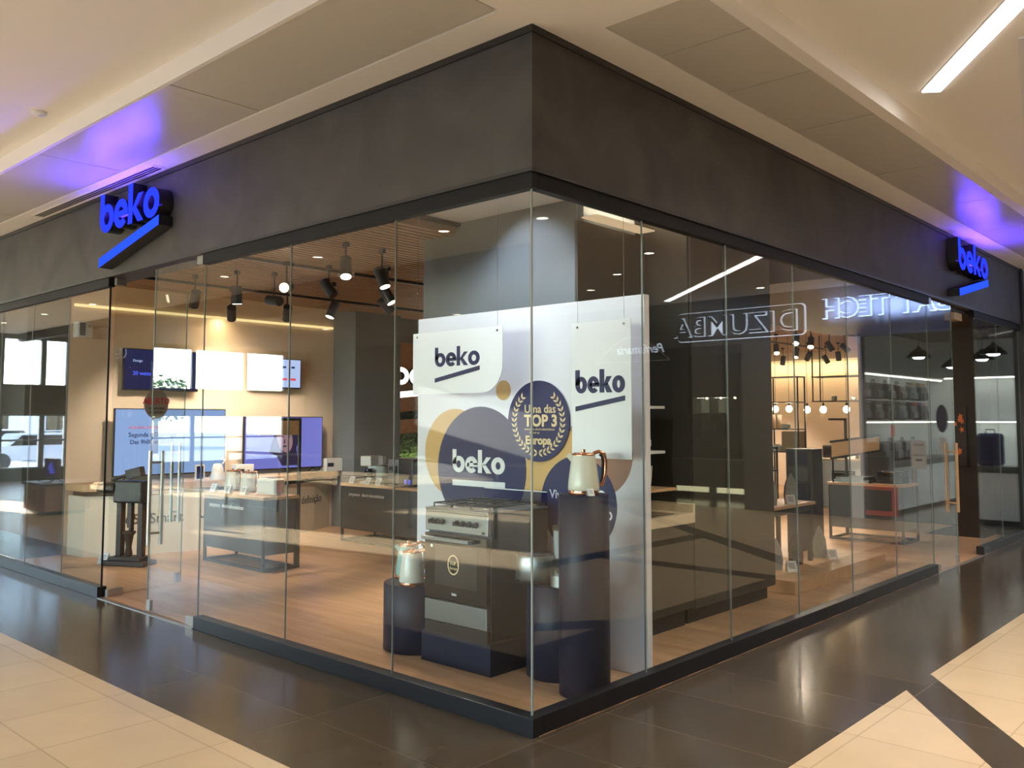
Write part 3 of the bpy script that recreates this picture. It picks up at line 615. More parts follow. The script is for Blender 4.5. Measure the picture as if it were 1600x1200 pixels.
# screens
def screen(label, loc, rz, wd, ht, scr, feet=True, arm=False):
    t = thing('flat_television', label, 'television', loc, rz)
    b = G(); b.box(0, wd, 0, .045, 0, ht); b.build('housing', 'plasticblack', t, .004)
    b = G(); b.box(.012, wd - .012, -.002, 0, .018, ht - .012); s_ = b.build('screen', scr, t)
    if feet:
        for x in (.12 * wd, .88 * wd):
            k = G(); k.tube([(x, -.11, -.052), (x, .02, .0), (x, .13, -.052)], .008); k.build('foot', 'plasticblack', t)
    else:
        k = G(); k.box(wd * .35, wd * .65, .045, .145, ht * .3, ht * .7); k.build('wall_bracket', 'plasticblack', t)
    return t, s_
B90 = PI / 2
t, s_ = screen('very large television with pale blue screen on the left of the cream counter', (-8.02, 1.27, .927), B90, 1.52, .86, 'scrblue')
text('HORÁRIO DE FUNCIONAMENTO', .05, (.18, -.003, .60), 'redink', s_); text('Segunda a Domingo', .078, (.18, -.003, .50), 'scrtext', s_, bold=.001); text('Das 9h00 as 20h00', .075, (.20, -.003, .41), 'scrtext', s_, bold=.001)
t, s_ = screen('television with violet picture of a face on the right of the cream counter', (-8.06, 3.10, .927), B90, 1.32, .76, 'scrviolet')
k = G(); k.prism([(.40, .25), (.52, .2), (.62, .05), (.9, .05), (.86, .3), (.93, .5), (.84, .68), (.66, .72), (.52, .62), (.46, .42)], -.003, -.0025); pt = k.build('portrait_hair', 'scrhair', s_)
k = G(); k.prism([(.66 + .13 * math.cos(2 * PI * i / 30) - .03 * math.sin(2 * PI * i / 30), .44 + .2 * math.sin(2 * PI * i / 30)) for i in range(30)], -.0036, -.0031); k.build('portrait_face', 'scrskin', s_)
for x in (.60, .71): k = G(); k.prism([(x, .47), (x + .025, .457), (x + .05, .47), (x + .025, .48)], -.0042, -.0037); k.build('portrait_eye', 'scrhair', s_)
k = G(); k.prism([(.62, .33), (.66, .315), (.70, .33), (.66, .345)], -.0042, -.0037); k.build('portrait_mouth', 'scrhair', s_); k = G(); k.prism([(.655, .45), (.67, .38), (.64, .375)], -.0042, -.0037); k.build('portrait_nose', 'scrhair', s_)
t, s_ = screen('dark wall television with small blue writing above the pale blue screen', (-8.15, 1.42, 2.02), B90, 1.02, .54, 'scrnavy', False)
text('Inteligente', .06, (.38, -.003, .45), 'scrbright', s_); text('Design', .045, (.12, -.003, .37), 'scrpale', s_); text('20 watts', .07, (.12, -.003, .2), 'scrbright', s_, bold=.001); text('Saudável', .04, (.6, -.003, .3), 'scrpale', s_); text('Aparelho', .04, (.6, -.003, .08), 'scrpale', s_)
t, s_ = screen('small wall television with pale blue screen and red tabs above the violet one', (-8.15, 3.22, 2.10), B90, .86, .44, 'scrpale', False)
for i in range(5):
    k = G(); k.prism([(.08 + i * .15, .12), (.17 + i * .15, .12), (.17 + i * .15, .155), (.08 + i * .15, .155)], -.003, -.0025); k.build('red_tab', 'scrred', s_)
    k = G(); k.prism([(.09 + i * .15, .3), (.15 + i * .15, .3), (.15 + i * .15, .33), (.09 + i * .15, .33)], -.003, -.0025); k.build('menu_mark', 'scrtext', s_)
def smallbox(name, label, cat, loc, rz, d, m, mark='ink', parts=True):
    t = thing(name, label, cat, loc, rz); b = G(); b.box(-d[0] / 2, d[0] / 2, -d[1] / 2, d[1] / 2, 0, d[2]); b.build('carton', m, t, .003)
    b = G(); b.box(-d[0] * .42, -d[0] * .05, -d[1] / 2 - .002, -d[1] / 2, d[2] * .35, d[2] * .65); b.build('printed_mark', mark, t); return t
smallbox('small_carton', 'white carton with dark mark right of the violet television', 'carton', (-8.1, 4.62, .866), B90, (.30, .16, .19), 'white')
smallbox('small_carton', 'white carton with dark mark between the two big televisions', 'carton', (-7.78, 2.92, .866), B90, (.26, .14, .17), 'white')
t = thing('photo_frame', 'small white frame with a dark figure left of the white appliance on the counter', 'frame', (-7.62, 2.15, .866), B90); b = G(); b.box(0, .13, 0, .015, 0, .2); b.build('frame', 'white', t); b = G(); b.box(.02, .11, -.002, 0, .02, .18); b.build('picture', 'scrnavy', t)
t = thing('ice_cream_maker', 'small white rounded appliance on the cream counter', 'appliance', (-7.6, 2.45, .866), 0); b = G(); b.lathe([(.09, 0), (.095, .02), (.08, .08), (.07, .15), (.05, .2), (0, .21)], n=24); b.build('body', 'white', t); b = G(); b.tube([(0.05, .04, .2), (.06, .07, .25), (.02, .03, .27)], .012); b.build('handle', 'white', t)
# LED cove strips
def led(name, label, x0, x1, y0, y1, z0, z1, m='ledwarm', e=20, aim=(0, 0, -1), col=(1, .72, .38), sx=1, sy=.05, off=(0, 0, 0)):
    t = thing(name, label, 'light strip', ((x0 + x1) / 2, (y0 + y1) / 2, z0)); c = t.location
    b = G(); b.box(x0 - c.x, x1 - c.x, y0 - c.y, y1 - c.y, 0, z1 - z0); b.build('strip', m, t)
    if e: lamp('AREA', 'light', t, off, e, col, aim=aim, sx=sx, sy=sy)
    return t
led('warm_light_strip', 'thin warm light strip along the cream wall above the televisions', -8.3, -8.26, .85, 4.74, 3.055, 3.085, e=26, off=(.14, 0, -.02), aim=(-.35, 0, -1), sx=.06, sy=3.8)
led('warm_light_strip', 'warm light strip along the far back wall of the shop', -8.2, -2.15, 17.42, 17.46, 3.06, 3.11, m='ledwarm', e=60, off=(0, -.2, -.02), aim=(0, .35, -1), sx=6, sy=.06)
t = thing('wall_speaker', 'small white speaker high on the cream wall at far left', 'speaker', (-8.2, .93, 2.66), B90); b = G(); b.box(-.09, .09, -.07, .09, 0, .2); b.build('cabinet', 'white', t, .015); b = G(); b.box(-.07, -.0, -.073, -.07, .02, .18); b.build('grille', 'greyf', t); b = G(); b.cyl((0.045, -.07, .14), (.045, -.074, .14), .02, n=16); b.build('tweeter', 'tan', t)
# machine on twin posts by the door
t = thing('display_machine', 'dark brown machine head on two upright posts standing inside the door', 'machine', (-6.95, 1.02, .004), R(30))
b = G(); b.box(-.27, .27, -.13, .13, 0, .055); b.box(-.2, .2, -.1, .1, .055, .1); b.build('base_plate', 'brown', t, .01)
for x in (-.12, .15):
    b = G(); b.box(x - .032, x + .032, -.04, .04, .1, .72); b.build('post', 'brown', t, .006)
b = G(); b.box(-.17, .2, -.09, .09, .70, .95); b.build('machine_head', 'plasticblack', t, .02)
b = G(); b.cyl((-.16, -.05, .86), (-.32, -.08, .86), .07, n=24); b.cyl((-.32, -.08, .86), (-.345, -.085, .86), .075, n=24); b.build('motor_drum', 'plasticblack', t)
b = G(); b.tube([(-.25, 0, .95), (-.1, 0, 1.0), (.05, 0, 1.03)], .018); b.at((.0, 0, 1.0), 0, 0, R(-14)); b.box(-.04, .15, -.045, .045, -.03, .075); b.build('lever_arm', 'brown', t)
b = G(); b.box(-.02, .03, -.03, .03, .42, .7); b.cyl((.0, 0, .3), (0.02, 0, .42), .02, .03); b.build('plunger', 'plasticblack', t)
b = G(); b.lathe([(.03, .1), (.045, .12), (.03, .2), (.05, .33), (.075, .36), (.07, .38), (0, .38)], n=20, c=(-.01, 0, 0)); b.build('cup_stand', 'brown', t)
card_((-7.25, .86, .004), R(25), 'white card on the wooden floor at the foot of the twin-post machine', 1.7)
# low dark display tables
def table(label, loc, wd, dp, ht, txt, side=True, rz=0, mirror=False, board=True):
    t = thing('display_table', label, 'display table', loc, rz)
    b = G(); b.box(-.01, wd + .01, -.01, dp + .01, ht - .035, ht); b.build('table_top', 'woodtop', t, .003)
    b = G(); b.box(.02, wd - .02, .0, .03, .17, ht - .035); b.build('front_panel', 'table_grey', t)
    b = G(); b.box(.02, wd - .02, dp - .03, dp, .17, ht - .035); b.build('back_panel', 'table_grey', t)
    b = G(); b.box(wd - .05, wd - .02, .03, dp - .03, .17, ht - .035); b.build('side_panel', 'table_grey', t)
    b = G(); b.box(.02, .05, .03, dp - .03, .17, ht - .035); b.build('side_panel', 'table_grey', t)
    q = .03
    for x in (0, wd - q):
        for y in (0, dp - q):
            k = G(); h = ht - .036; k.box(x, x + q, y, y + q, 0, h); k.build('leg', 'charcoal', t, .002)
    b = G(); b.box(q, wd - q, 0, q, 0, q); b.build('base_rail', 'charcoal', t); b = G(); b.box(q, wd - q, dp - q, dp, 0, q); b.build('base_rail', 'charcoal', t)
    b = G(); b.box(0, q, q, dp - q, 0, q); b.build('base_rail', 'charcoal', t); b = G(); b.box(wd - q, wd, q, dp - q, 0, q); b.build('base_rail', 'charcoal', t)
    if side:
        X = 0 if mirror else wd - q
        b = G(); b.box(X, X + q, dp, dp + q, 0, 1.66); b.build('side_post', 'charcoal', t, .002)
        b = G(); b.box(X, X + q, dp - .55, dp, 1.63, 1.66); b.build('side_rail', 'charcoal', t, .002)
        if board: b = G(); b.box(X + .005, X + q - .005, dp - .5, dp - .002, 1.47, 1.63); b.build('oak_board', 'woodtop', t)
    if txt: text(txt, .062, (wd * .1, -.002, ht - .16), 'paper', t, bold=.002)
    return t
table('low dark grey display table with oak top in front of the television counter', (-6.66, 1.76, .004), 1.27, .44, .80, 'pequenos  electrodomésticos')
table('low dark grey display table with oak top at the foot of the green wall', (-6.83, 3.86, .004), 1.75, .6, .78, 'pequenos  electrodomésticos', False)
kettle((-6.40, 1.97, .804), R(20), 'cream kettle at the left of the near display table', 'cream', 'copper', 1.1)
kettle((-6.02, 1.95, .804), R(20), 'cream kettle in the middle of the near display table, beside the toaster', 'cream', 'copper', 1.1)
def toaster(loc, rz, label, body, trim):
    t = thing('two_slice_toaster', label, 'toaster', loc, rz)
    b = G(); b.box(-.15, .15, -.085, .085, .012, .19); b.build('body', body, t, .03)
    b = G(); b.box(-.152, .152, -.088, .088, 0, .014); b.build('base', trim, t, .004)
    b = G(); b.box(-.11, .11, -.04, -.015, .186, .193); b.box(-.11, .11, .015, .04, .186, .193); b.build('bread_slots', 'plasticblack', t)
    b = G(); b.box(.15, .153, -.05, .05, .03, .17); b.build('end_plate', trim, t); b = G(); b.box(.153, .178, -.02, .02, .12, .135); b.build('lever', trim, t, .003)
toaster((-5.60, 1.98, .804), R(8), 'cream two-slice toaster at the right of the near display table', 'cream', 'copper')
for x, l in ((-6.52, 'leftmost white price card on the near display table'), (-6.2, 'middle white price card on the near display table, between the kettles'), (-5.86, 'rightmost white price card on the near display table, before the toaster')): card_((x, 1.80, .804), R(8), l, 1.35)
# drip coffee machine, kettle, espresso machine on the second table
t = thing('drip_coffee_machine', 'white drip coffee machine with glass jug at the left of the far table', 'coffee machine', (-6.47, 4.08, .784), R(12))
b = G(); b.box(-.09, .09, -.12, .12, 0, .03); b.box(-.085, .085, .04, .12, .03, .37); b.build('body', 'white', t, .006)
b = G(); b.box(-.09, .09, -.11, .04, .235, .37); b.build('filter_housing', 'white', t, .01)
b = G(); b.box(-.085, .16, .05, .13, .12, .365); b.build('water_tank', mat('frosted_tank', (.7, .68, .74), .3, alpha=.5), t, .004)
b = G(); b.lathe([(.05, .035), (.065, .07), (.062, .14), (.045, .19), (.047, .2)], c=(0, -.045, 0), n=24); j = b.build('glass_jug', 'darkglass', t)
b = G(); b.tube([(.06, -.045, .17), (.11, -.045, .165), (.11, -.045, .09), (.065, -.045, .08)], .009); b.build('jug_handle', 'plasticblack', j)
kettle((-6.14, 4.02, .784), R(30), 'sage green kettle between the white coffee machine and the dark espresso machine', 'sage', 'steel', 1.15)
t = thing('espresso_machine', 'black espresso machine with a pale steel front beside the sage kettle', 'espresso machine', (-5.86, 4.18, .784), R(0))
b = G(); b.box(-.12, .36, -.19, .2, 0, .35); b.build('body', 'plasticblack', t, .01)
b = G(); b.box(-.12, .085, -.203, -.19, .03, .345); b.build('steel_front', 'steel', t, .003)
b = G(); b.box(.0, .06, -.235, -.203, .18, .26); b.cyl((.03, -.22, .14), (.03, -.22, .18), .012); b.build('brew_spout', 'plasticblack', t)
b = G(); b.box(-.1, -.01, -.206, -.203, .2, .25); b.build('display', 'plasticblack', t)
b = G(); b.box(-.11, .07, -.27, -.19, 0, .03); b.build('drip_tray', 'plasticblack', t)
for x in (.2, .28):
    k = G(); k.box(x, x + .028, -.1935, -.1905, .03, .09); k.build('blue_indicator', 'scrbright', t)
for x, l in ((-6.62, 'leftmost card on the far table in front of the coffee machine'), (-6.28, 'middle card on the far table before the sage kettle'), (-6.06, 'rightmost card on the far table before the espresso machine')): card_((x, 3.885, .784), R(5), l, 1.35)
# oak and moss feature wall with lit letters
t = thing('feature_wall', 'oak and green moss feature wall behind the far table', 'wall panel', (-8.28, 5.69, .004), B90)
b = G(); b.box(0, 4.2, 0, .02, 0, 3.35); b.build('backing', 'greywall', t)
b = G(); b.prism([(0, 1.72), (4.2, 2.15), (4.2, 2.93), (0, 2.93)], -.06, 0); b.build('oak_panel', 'woodpanel', t)
b = G(); b.prism([(-.25, 1.38), (4.2, 1.56), (4.2, 1.84), (-.25, 1.60)], -.08, 0); b.build('oak_plank', 'woodpanel', t)
b = G(); rnd = random.Random(3)
for i in range(52):
    for k in range(22):
        x, z = .02 + i * .08, .95 + k * .06; top = 1.38 + .045 * x
        if z > top and not (1.6 + .055 * x < z < 1.72 + .1 * x): continue
        d = .02 + rnd.random() * .05; q = .05
        b.add([(x - q, 0, z - q), (x + q, 0, z - q), (x + q, 0, z + q), (x - q, 0, z + q), (x + rnd.uniform(-.02, .02), -d, z + rnd.uniform(-.02, .02))], [(0, 1, 4), (1, 2, 4), (2, 3, 4), (3, 0, 4)])
b.build('moss_cover', 'moss', t)
b = G(); b.box(0, 4.2, -.25, 0, .885, .93); b.build('lit_shelf', 'woodtop', t)
s_ = thing('lit_lettering', 'cream glowing letters with underline on the oak panel behind the far table', 'sign', (-8.342 + .0, 5.85, 2.23), B90)
wordmark(s_, 0, 0, 1.45, .40, -.2, -.125, ['whitelit', 'charcoal'], .09, .10, .14, t=.24)
t = thing('moss_shelf_light', 'thin warm light line under the green moss wall', 'light strip', (-8.25, 5.7, .955), B90); b = G(); b.box(.3, 4.1, -.03, -.005, 0, .015); b.build('strip', 'ledwarm', t); lamp('AREA', 'light', t, (2.2, -.08, .02), 10, (1, .8, .5), aim=(0, .3, 1), sx=3.8, sy=.04)

# ------------------------------------------------------------------ track spotlights
def track(p, q, label):
    p = Vector(p); q = Vector(q); d = q - p
    t = thing('lighting_track', label, 'lighting track', p, math.atan2(d.y, d.x)); b = G(); b.box(0, d.length, -.018, .018, -.03, 0); b.build('rail', 'blackmetal', t)
    b = G(); b.box(-.03, .06, -.022, .022, -.034, 0); b.build('end_feed', 'blackmetal', t)
track((-6.9, .9, 3.3), (-6.9, 5.6, 3.3), 'black lighting track nearest the television wall')
track((-4.9, .7, 3.3), (-4.9, 6.4, 3.3), 'black lighting track over the middle of the shop')
track((-3.6, 3.2, 3.3), (-3.6, 14.5, 3.3), 'black lighting track running to the back of the shop')
track((-5.4, 9.5, 3.3), (-5.4, 16.6, 3.3), 'black lighting track deep in the back of the shop')
def spot(loc, aim, label, lit=True, e=40, col=(1, .82, .64), group='track spotlights', ang=75, z0=3.27, r=.056, L_=.20):
    """head hangs below the track at loc (x,y,z of head centre)"""
    t = thing('track_spotlight', label, 'spotlight', loc, 0, group)
    a = Vector(aim).normalized(); hz = z0 - loc[2]
    b = G(); b.cyl((0, 0, 0), (0, 0, hz), .009, n=10); b.box(-.03, .03, -.02, .02, hz - .015, hz + .03); b.build('stem', 'blackmetal', t)
    b = G(); b.cyl(-a * L_ * .5, a * L_ * .5, r, n=22, caps=True); b.build('head', 'charcoal', t)
    b = G(); b.cyl(a * (L_ * .5 - .001), a * (L_ * .5 + .003), r * .86, n=22); b.build('lens', 'lampwarm' if lit else 'plasticblack', t)
    if e: lamp('SPOT', 'light', t, a * (L_ * .5 + .02), e, col, .04, a, ang, .7)
    return t
SPA = [((-6.35, 1.42, 3.02), (-1, .3, -1.2), 0, 90, 'unlit-looking spotlight aimed at the wall, first from the door'),
 ((-5.75, 1.60, 3.03), (-.1, .1, -1), 1, 60, 'spotlight pointing straight down before the ceiling glow'),
 ((-6.97, 2.24, 2.98), (-1, .6, -1), 0, 80, 'small tilted spotlight just under the straight-down one'),
 ((-5.54, 1.94, 2.98), (-1, -.1, .15), 0, 0, 'spotlight turned level to the left of the brightest one'),
 ((-4.84, 1.64, 3.03), (.62, -.66, -.2), 1, 40, 'brightest spotlight facing the viewer through the glass'),
 ((-6.45, 2.71, 2.98), (-1, .5, -1.3), 0, 80, 'dark spotlight under the brightest one aimed at the televisions'),
 ((-4.71, 2.08, 3.05), (.5, .2, -.7), 0, 50, 'dark tilted spotlight right of the brightest one'),
 ((-5.66, 2.83, 2.97), (-.1, -.4, -1), 1, 60, 'lit spotlight below the dark tilted one'),
 ((-3.56, 1.44, 3.06), (.3, -.2, -.8), 1, 70, 'large lit spotlight nearest the glass'),
 ((-3.57, 1.88, 3.02), (.3, .1, -.8), 1, 60, 'lit spotlight left of the corner column'),
 ((-4.30, 2.55, 2.99), (.3, .2, -.6), 1, 60, 'lit spotlight in the cluster under the one left of the column'),
 ((-4.81, 2.95, 2.96), (.2, .7, -.7), 0, 60, 'lowest dark spotlight of the cluster left of the column')]
for loc, aim, lit, e, l in SPA: spot(loc, aim, l, lit, e * 2.2)
SPB = [((-4.62, 12.5), (.3, -.5, -.8), 1, 'leftmost lit spotlight of the back group'), ((-3.4, 10.7), (.2, -.6, -.8), 1, 'highest lit spotlight of the back group'),
 ((-4.72, 13.6), (0, -.4, -1), 1, 'lit spotlight below the highest one of the back group'), ((-3.49, 11.5), (.2, -.6, -.9), 1, 'lit spotlight third from the left of the back group'),
 ((-4.95, 14.7), (-.6, .4, -.8), 0, 'dark spotlight at the middle of the back group'), ((-6.0, 15.7), (-.3, .3, -1), 0, 'lowest dark spotlight at the left of the back group'),
 ((-3.55, 12.45), (.4, .2, -.7), 0, 'blue-tinted dark spotlight in the pale strip of the back group'), ((-5.07, 15.9), (.4, .3, -.9), 0, 'lowest blue-tinted spotlight of the back group'),
 ((-4.46, 15.1), (0, .2, -1), 0, 'small upright spotlight right of the back group'), ((-3.52, 13.1), (.7, .2, -.7), 0, 'rightmost dark spotlight of the back group')]
for (x, y), aim, lit, l in SPB: spot((x, y, 3.0), aim, l, lit, 230, z0=3.27)
for y, l in ((5.2, 'added spotlight brightening the iron plinth, hidden behind the tall dark cabinet'), (7.3, 'added spotlight brightening the navy tower, middle one of the side row'), (9.2, 'added spotlight brightening the tray table, last one of the side row')):  # side row added out of view to brighten the irons and floor
    spot((-3.6, y, 3.0), (.75, .05 if y > 6 else .1, -1), l, 1, 170, z0=3.27, ang=95)
for (x, y, aim, e, c, l) in ((-1.75, .62, (.0, .75, -1), 62, (.80, .88, 1), 'recessed cool spotlight over the left of the corner display'), (-.7, .5, (.1, .8, -1), 62, (.80, .88, 1), 'recessed cool spotlight over the right of the corner display'), (-.12, .45, (-.22, .32, -1), 170, (.86, .88, 1), 'added cool spotlight at the corner, brightening the foot of the white backdrop'), (-1.75, 1.35, (.1, .6, -.7), 22, (.82, .88, 1), 'recessed cool spotlight in front of the grey corner column')):  # the corner one is added to brighten the foot of the backdrop
    t = thing('recessed_spotlight', l, 'spotlight', (x, y, 3.4), 0, 'corner display spotlights')
    b = G(); b.lathe([(.06, 0), (.06, -.006), (.048, -.008), (.046, -.002)], n=24, caps=False); b.build('rim', 'black', t)
    b = G(); b.cyl((0, 0, -.001), (0, 0, -.003), .046, n=20); b.build('lens', 'lampcool', t)
    lamp('SPOT', 'light', t, (0, 0, -.03), e, c, .04, aim, 95, .6)
t = thing('ceiling_sensor', 'small white box on the slatted ceiling beside the lit spotlight cluster', 'sensor', (-4.9, 2.45, 3.3)); b = G(); b.box(-.07, .07, -.07, .07, -.06, 0); b.build('housing', 'white', t, .01); b = G(); b.cyl((0, 0, -.06), (0, 0, -.075), .03, n=16); b.build('lens', 'greyf', t)

# ================================================================== STORE INTERIOR, RIGHT PART
# kitchen corner built of dark olive panels
t = thing('tall_cabinet', 'tall dark olive cabinet block standing right of the white backdrop', 'cabinet', (-1.2, 2.74, .004))
b = G(); b.box(0, .5, 0, 1.46, .12, 3.38); b.build('body', 'olive', t, .003); b = G(); b.box(0, .44, .03, 1.43, 0, .12); b.build('toe_kick', 'plasticblack', t)
b = G(); b.box(.5, .52, .02, .55, .13, 3.37); b.build('door', 'olive', t, .002); b = G(); b.box(.5, .52, .56, 1.44, .13, 3.37); b.build('door', 'olive', t, .002)
t = thing('kitchen_unit', 'dark base unit with beige worktop between the backdrop and the tall cabinet', 'cabinet', (-1.13, 1.80, .004))
b = G(); b.box(.03, .47, 0, .92, .15, .82); b.build('body', 'olive', t, .003); b = G(); b.box(.05, .38, 0, .92, 0, .15); b.build('toe_kick', 'plasticblack', t)
b = G(); b.box(.03, .48, -.0, .93, .82, .90); b.build('worktop', 'marble', t, .003); b = G(); b.box(.03, .48, .90, .93, .90, .97); b.build('upstand', 'marble', t, .002)
b = G(); b.box(.10, .42, .25, .72, .90, .905); b.build('hob_glass', 'darkglass', t)
t = thing('wall_shelving', 'dark back board with cup shelves above the beige worktop', 'shelf', (-1.13, 1.80, .994))
b = G(); b.box(0, .028, .0, .93, -.09, 2.2); b.build('back_board', 'olive', t)
for k, (z, d) in enumerate(((.09, .36), (.38, .26), (.74, .26))):
    b = G(); b.box(.028, .028 + d, .0, .80, z, z + .022); b.build('shelf_board', 'woodtop' if k == 0 else 'white', t)
def cup(loc, label, s=1, rz=0):
    t = thing('cream_cup', label, 'cup', loc, rz); b = G(); b.lathe([(.028 * s, 0), (.036 * s, .02 * s), (.042 * s, .09 * s), (.038 * s, .088 * s), (.032 * s, .02 * s), (0, .015 * s)], n=24); b.build('bowl', 'cream', t)
    b = G(); b.tube([(.04 * s, 0, .075 * s), (.066 * s, 0, .07 * s), (.066 * s, 0, .035 * s), (.037 * s, 0, .022 * s)], .005 * s); b.build('handle', 'cream', t)
cup((-.96, 2.44, 1.396), 'cream mug on the middle shelf right of the backdrop edge', 1.2, R(60))
cup((-.94, 2.42, 1.106), 'larger cream cup on the oak shelf just above the beige worktop', 1.9, R(200))
t = thing('cream_jar', 'small round cream jar on the top shelf right of the backdrop edge', 'jar', (-.96, 2.42, 1.756)); b = G(); b.lathe([(.04, 0), (.05, .03), (.05, .09), (.035, .13), (0, .14)], n=24); b.build('body', 'cream', t); b = G(); b.lathe([(.012, .139), (.014, .15), (0, .158)], n=14); b.build('lid_knob', 'copper', t)
# iron table, plinth, irons
t = thing('iron_table', 'narrow oak-topped table with dark legs holding two upright irons', 'table', (-1.45, 4.75, .004))
b = G(); b.box(0, .46, 0, 1.05, .73, .76); b.build('table_top', 'woodtop', t, .002); b = G(); b.box(.04, .42, .04, 1.0, .66, .73); b.build('apron', 'charcoal', t)
for x in (.03, .39):
    for y in (.03, .98):
        k = G(); k.box(x, x + .04, y, y + .04, .127, .66); k.build('leg', 'charcoal', t)
b = G(); b.box(-1.38, -.62, 4.6, 6.95, .004, .13); tag(b.build('oak_plinth', 'woodtop', None, .003), 'low oak floor plinth by the right glass holding three irons', 'plinth') if False else None
def iron(loc, rz, label, m='iron_grey', s=1):
    t = thing('steam_iron', label, 'iron', loc, rz)
    pl = [(.0, .31), (.035, .25), (.062, .17), (.07, .08), (.06, 0), (-.06, 0), (-.07, .08), (-.062, .17), (-.035, .25)]
    pl = [(x * s, z * s) for x, z in pl]
    b = G(); b.prism(pl, 0, .008 * s); sp = b.build('soleplate', m, t)
    for i, (x, z) in enumerate(((-.03, .05), (-.03, .09), (-.03, .13), (.03, .05), (.03, .09), (.03, .13), (-.018, .18), (.018, .18), (0, .22))):
        k = G(); k.cyl((x * s, -.001, z * s), (x * s, .001, z * s), .0045 * s, n=8); k.build('steam_hole', 'chrome', sp)
    b = G(); b.prism([(x * .92, z * .96) for x, z in pl], .008 * s, .06 * s); b.build('body', 'navy', t, .01 * s)
    b = G(); b.tube([(0, .06 * s, .03 * s), (0, .11 * s, .03 * s), (0, .125 * s, .1 * s), (0, .11 * s, .2 * s), (0, .05 * s, .23 * s)], .014 * s); b.build('handle', 'white', t)
    b = G(); b.tube([(.055 * s, .03 * s, .02 * s), (.075 * s, .05 * s, .1 * s), (.06 * s, .07 * s, .2 * s), (.02 * s, .06 * s, .26 * s)], .005 * s, 6); b.build('cable', 'white', t)
    return t
o = G(); o.box(-.38, .38, 0, 2.35, 0, .126); tag(o.build('oak_plinth', 'woodtop', None, .003, (-1.0, 4.45, .004)), 'low oak floor plinth by the right glass holding three irons', 'plinth')
iron((-1.03, 4.92, .13), R(50), 'nearest grey iron on the oak floor plinth, beside a card', s=1.05)
iron((-1.03, 5.40, .13), R(50), 'dark teal iron in the middle of the oak floor plinth', 'table_grey', 1.05)
iron((-1.03, 5.98, .13), R(50), 'furthest grey iron on the oak floor plinth, beside a card', s=1.15)
iron((-1.12, 5.02, .764), R(50), 'nearer dark iron on the narrow oak-topped table', 'iron_grey', 1.0)
iron((-1.12, 5.50, .764), R(50), 'farther dark iron on the narrow oak-topped table', 'iron_grey', 1.0)
led('added_top_light', 'added warm light on the cup shelving back board, brightening the ceiling', -1.10, -.95, 1.85, 2.65, 3.215, 3.225, m='warmfill', e=5, aim=(0, 0, 1), col=(1, .78, .52), sx=.08, sy=.7, off=(0, 0, .03))  # lamp and glowing strip added to brighten the ceiling above the shelving
t = thing('dark_mask_cabinet', 'added dark cabinet masking the near end of the long pale counter in the white shop', 'cabinet', (2.30, 12.02, .004)); b = G(); b.box(0, .66, 0, .15, 0, 1.0); b.build('body', 'charcoal', t); b = G(); b.box(.05, .6, -.006, 0, .3, .9); b.build('panel', 'plasticblack', t); b = G(); b.box(.28, .36, -.012, -.006, .5, .52); b.build('handle', 'steel', t)  # dark box added to darken the mirrored end of the counter
card_((-.88, 4.95, .13), R(50), 'white card in front of the nearest iron on the floor plinth', 1.5); card_((-.90, 6.0, .13), R(50), 'white card in front of the furthest iron on the floor plinth', 1.5); card_((-1.03, 5.28, .764), R(50), 'white card on the narrow oak-topped table between the irons', 1.4)
t = thing('navy_shelf_tower', 'tall dark navy tower unit with open boxes behind the iron table', 'shelf', (-1.86, 6.95, .004))
b = G(); b.box(0, .34, 0, .3, 0, 1.28); b.build('frame', 'charcoal', t, .003); b = G(); b.box(.03, .28, -.006, 0, 1.08, 1.25); b.build('navy_door', 'navy', t); b = G(); b.box(.03, .31, -.006, 0, .55, .86); b.build('navy_door', 'navy', t); b = G(); b.box(.03, .28, -.006, 0, .89, 1.05); b.build('grey_door', 'table_grey', t)
t = thing('oak_crate', 'small oak board box beside the navy tower unit', 'box', (-2.35, 6.6, 1.03)); b = G(); b.box(0, .36, 0, .03, 0, .2); b.build('front_board', 'woodtop', t, .002); b = G(); b.box(0, .36, .03, .3, 0, .03); b.build('bottom_board', 'woodtop', t)
t2 = thing('black_shelf_unit', 'black metal shelf unit standing left of the navy tower unit', 'shelf', (-2.4, 6.55, .004))
for x in (0, .44):
    for y in (0, .33): k = G(); k.box(x, x + .02, y, y + .02, 0, 1.3); k.build('post', 'blackmetal', t2)
for z in (.5, 1.0, 1.28): k = G(); k.box(-.002, .462, -.002, .352, z, z + .018); k.build('shelf_board', 'plasticblack', t2)
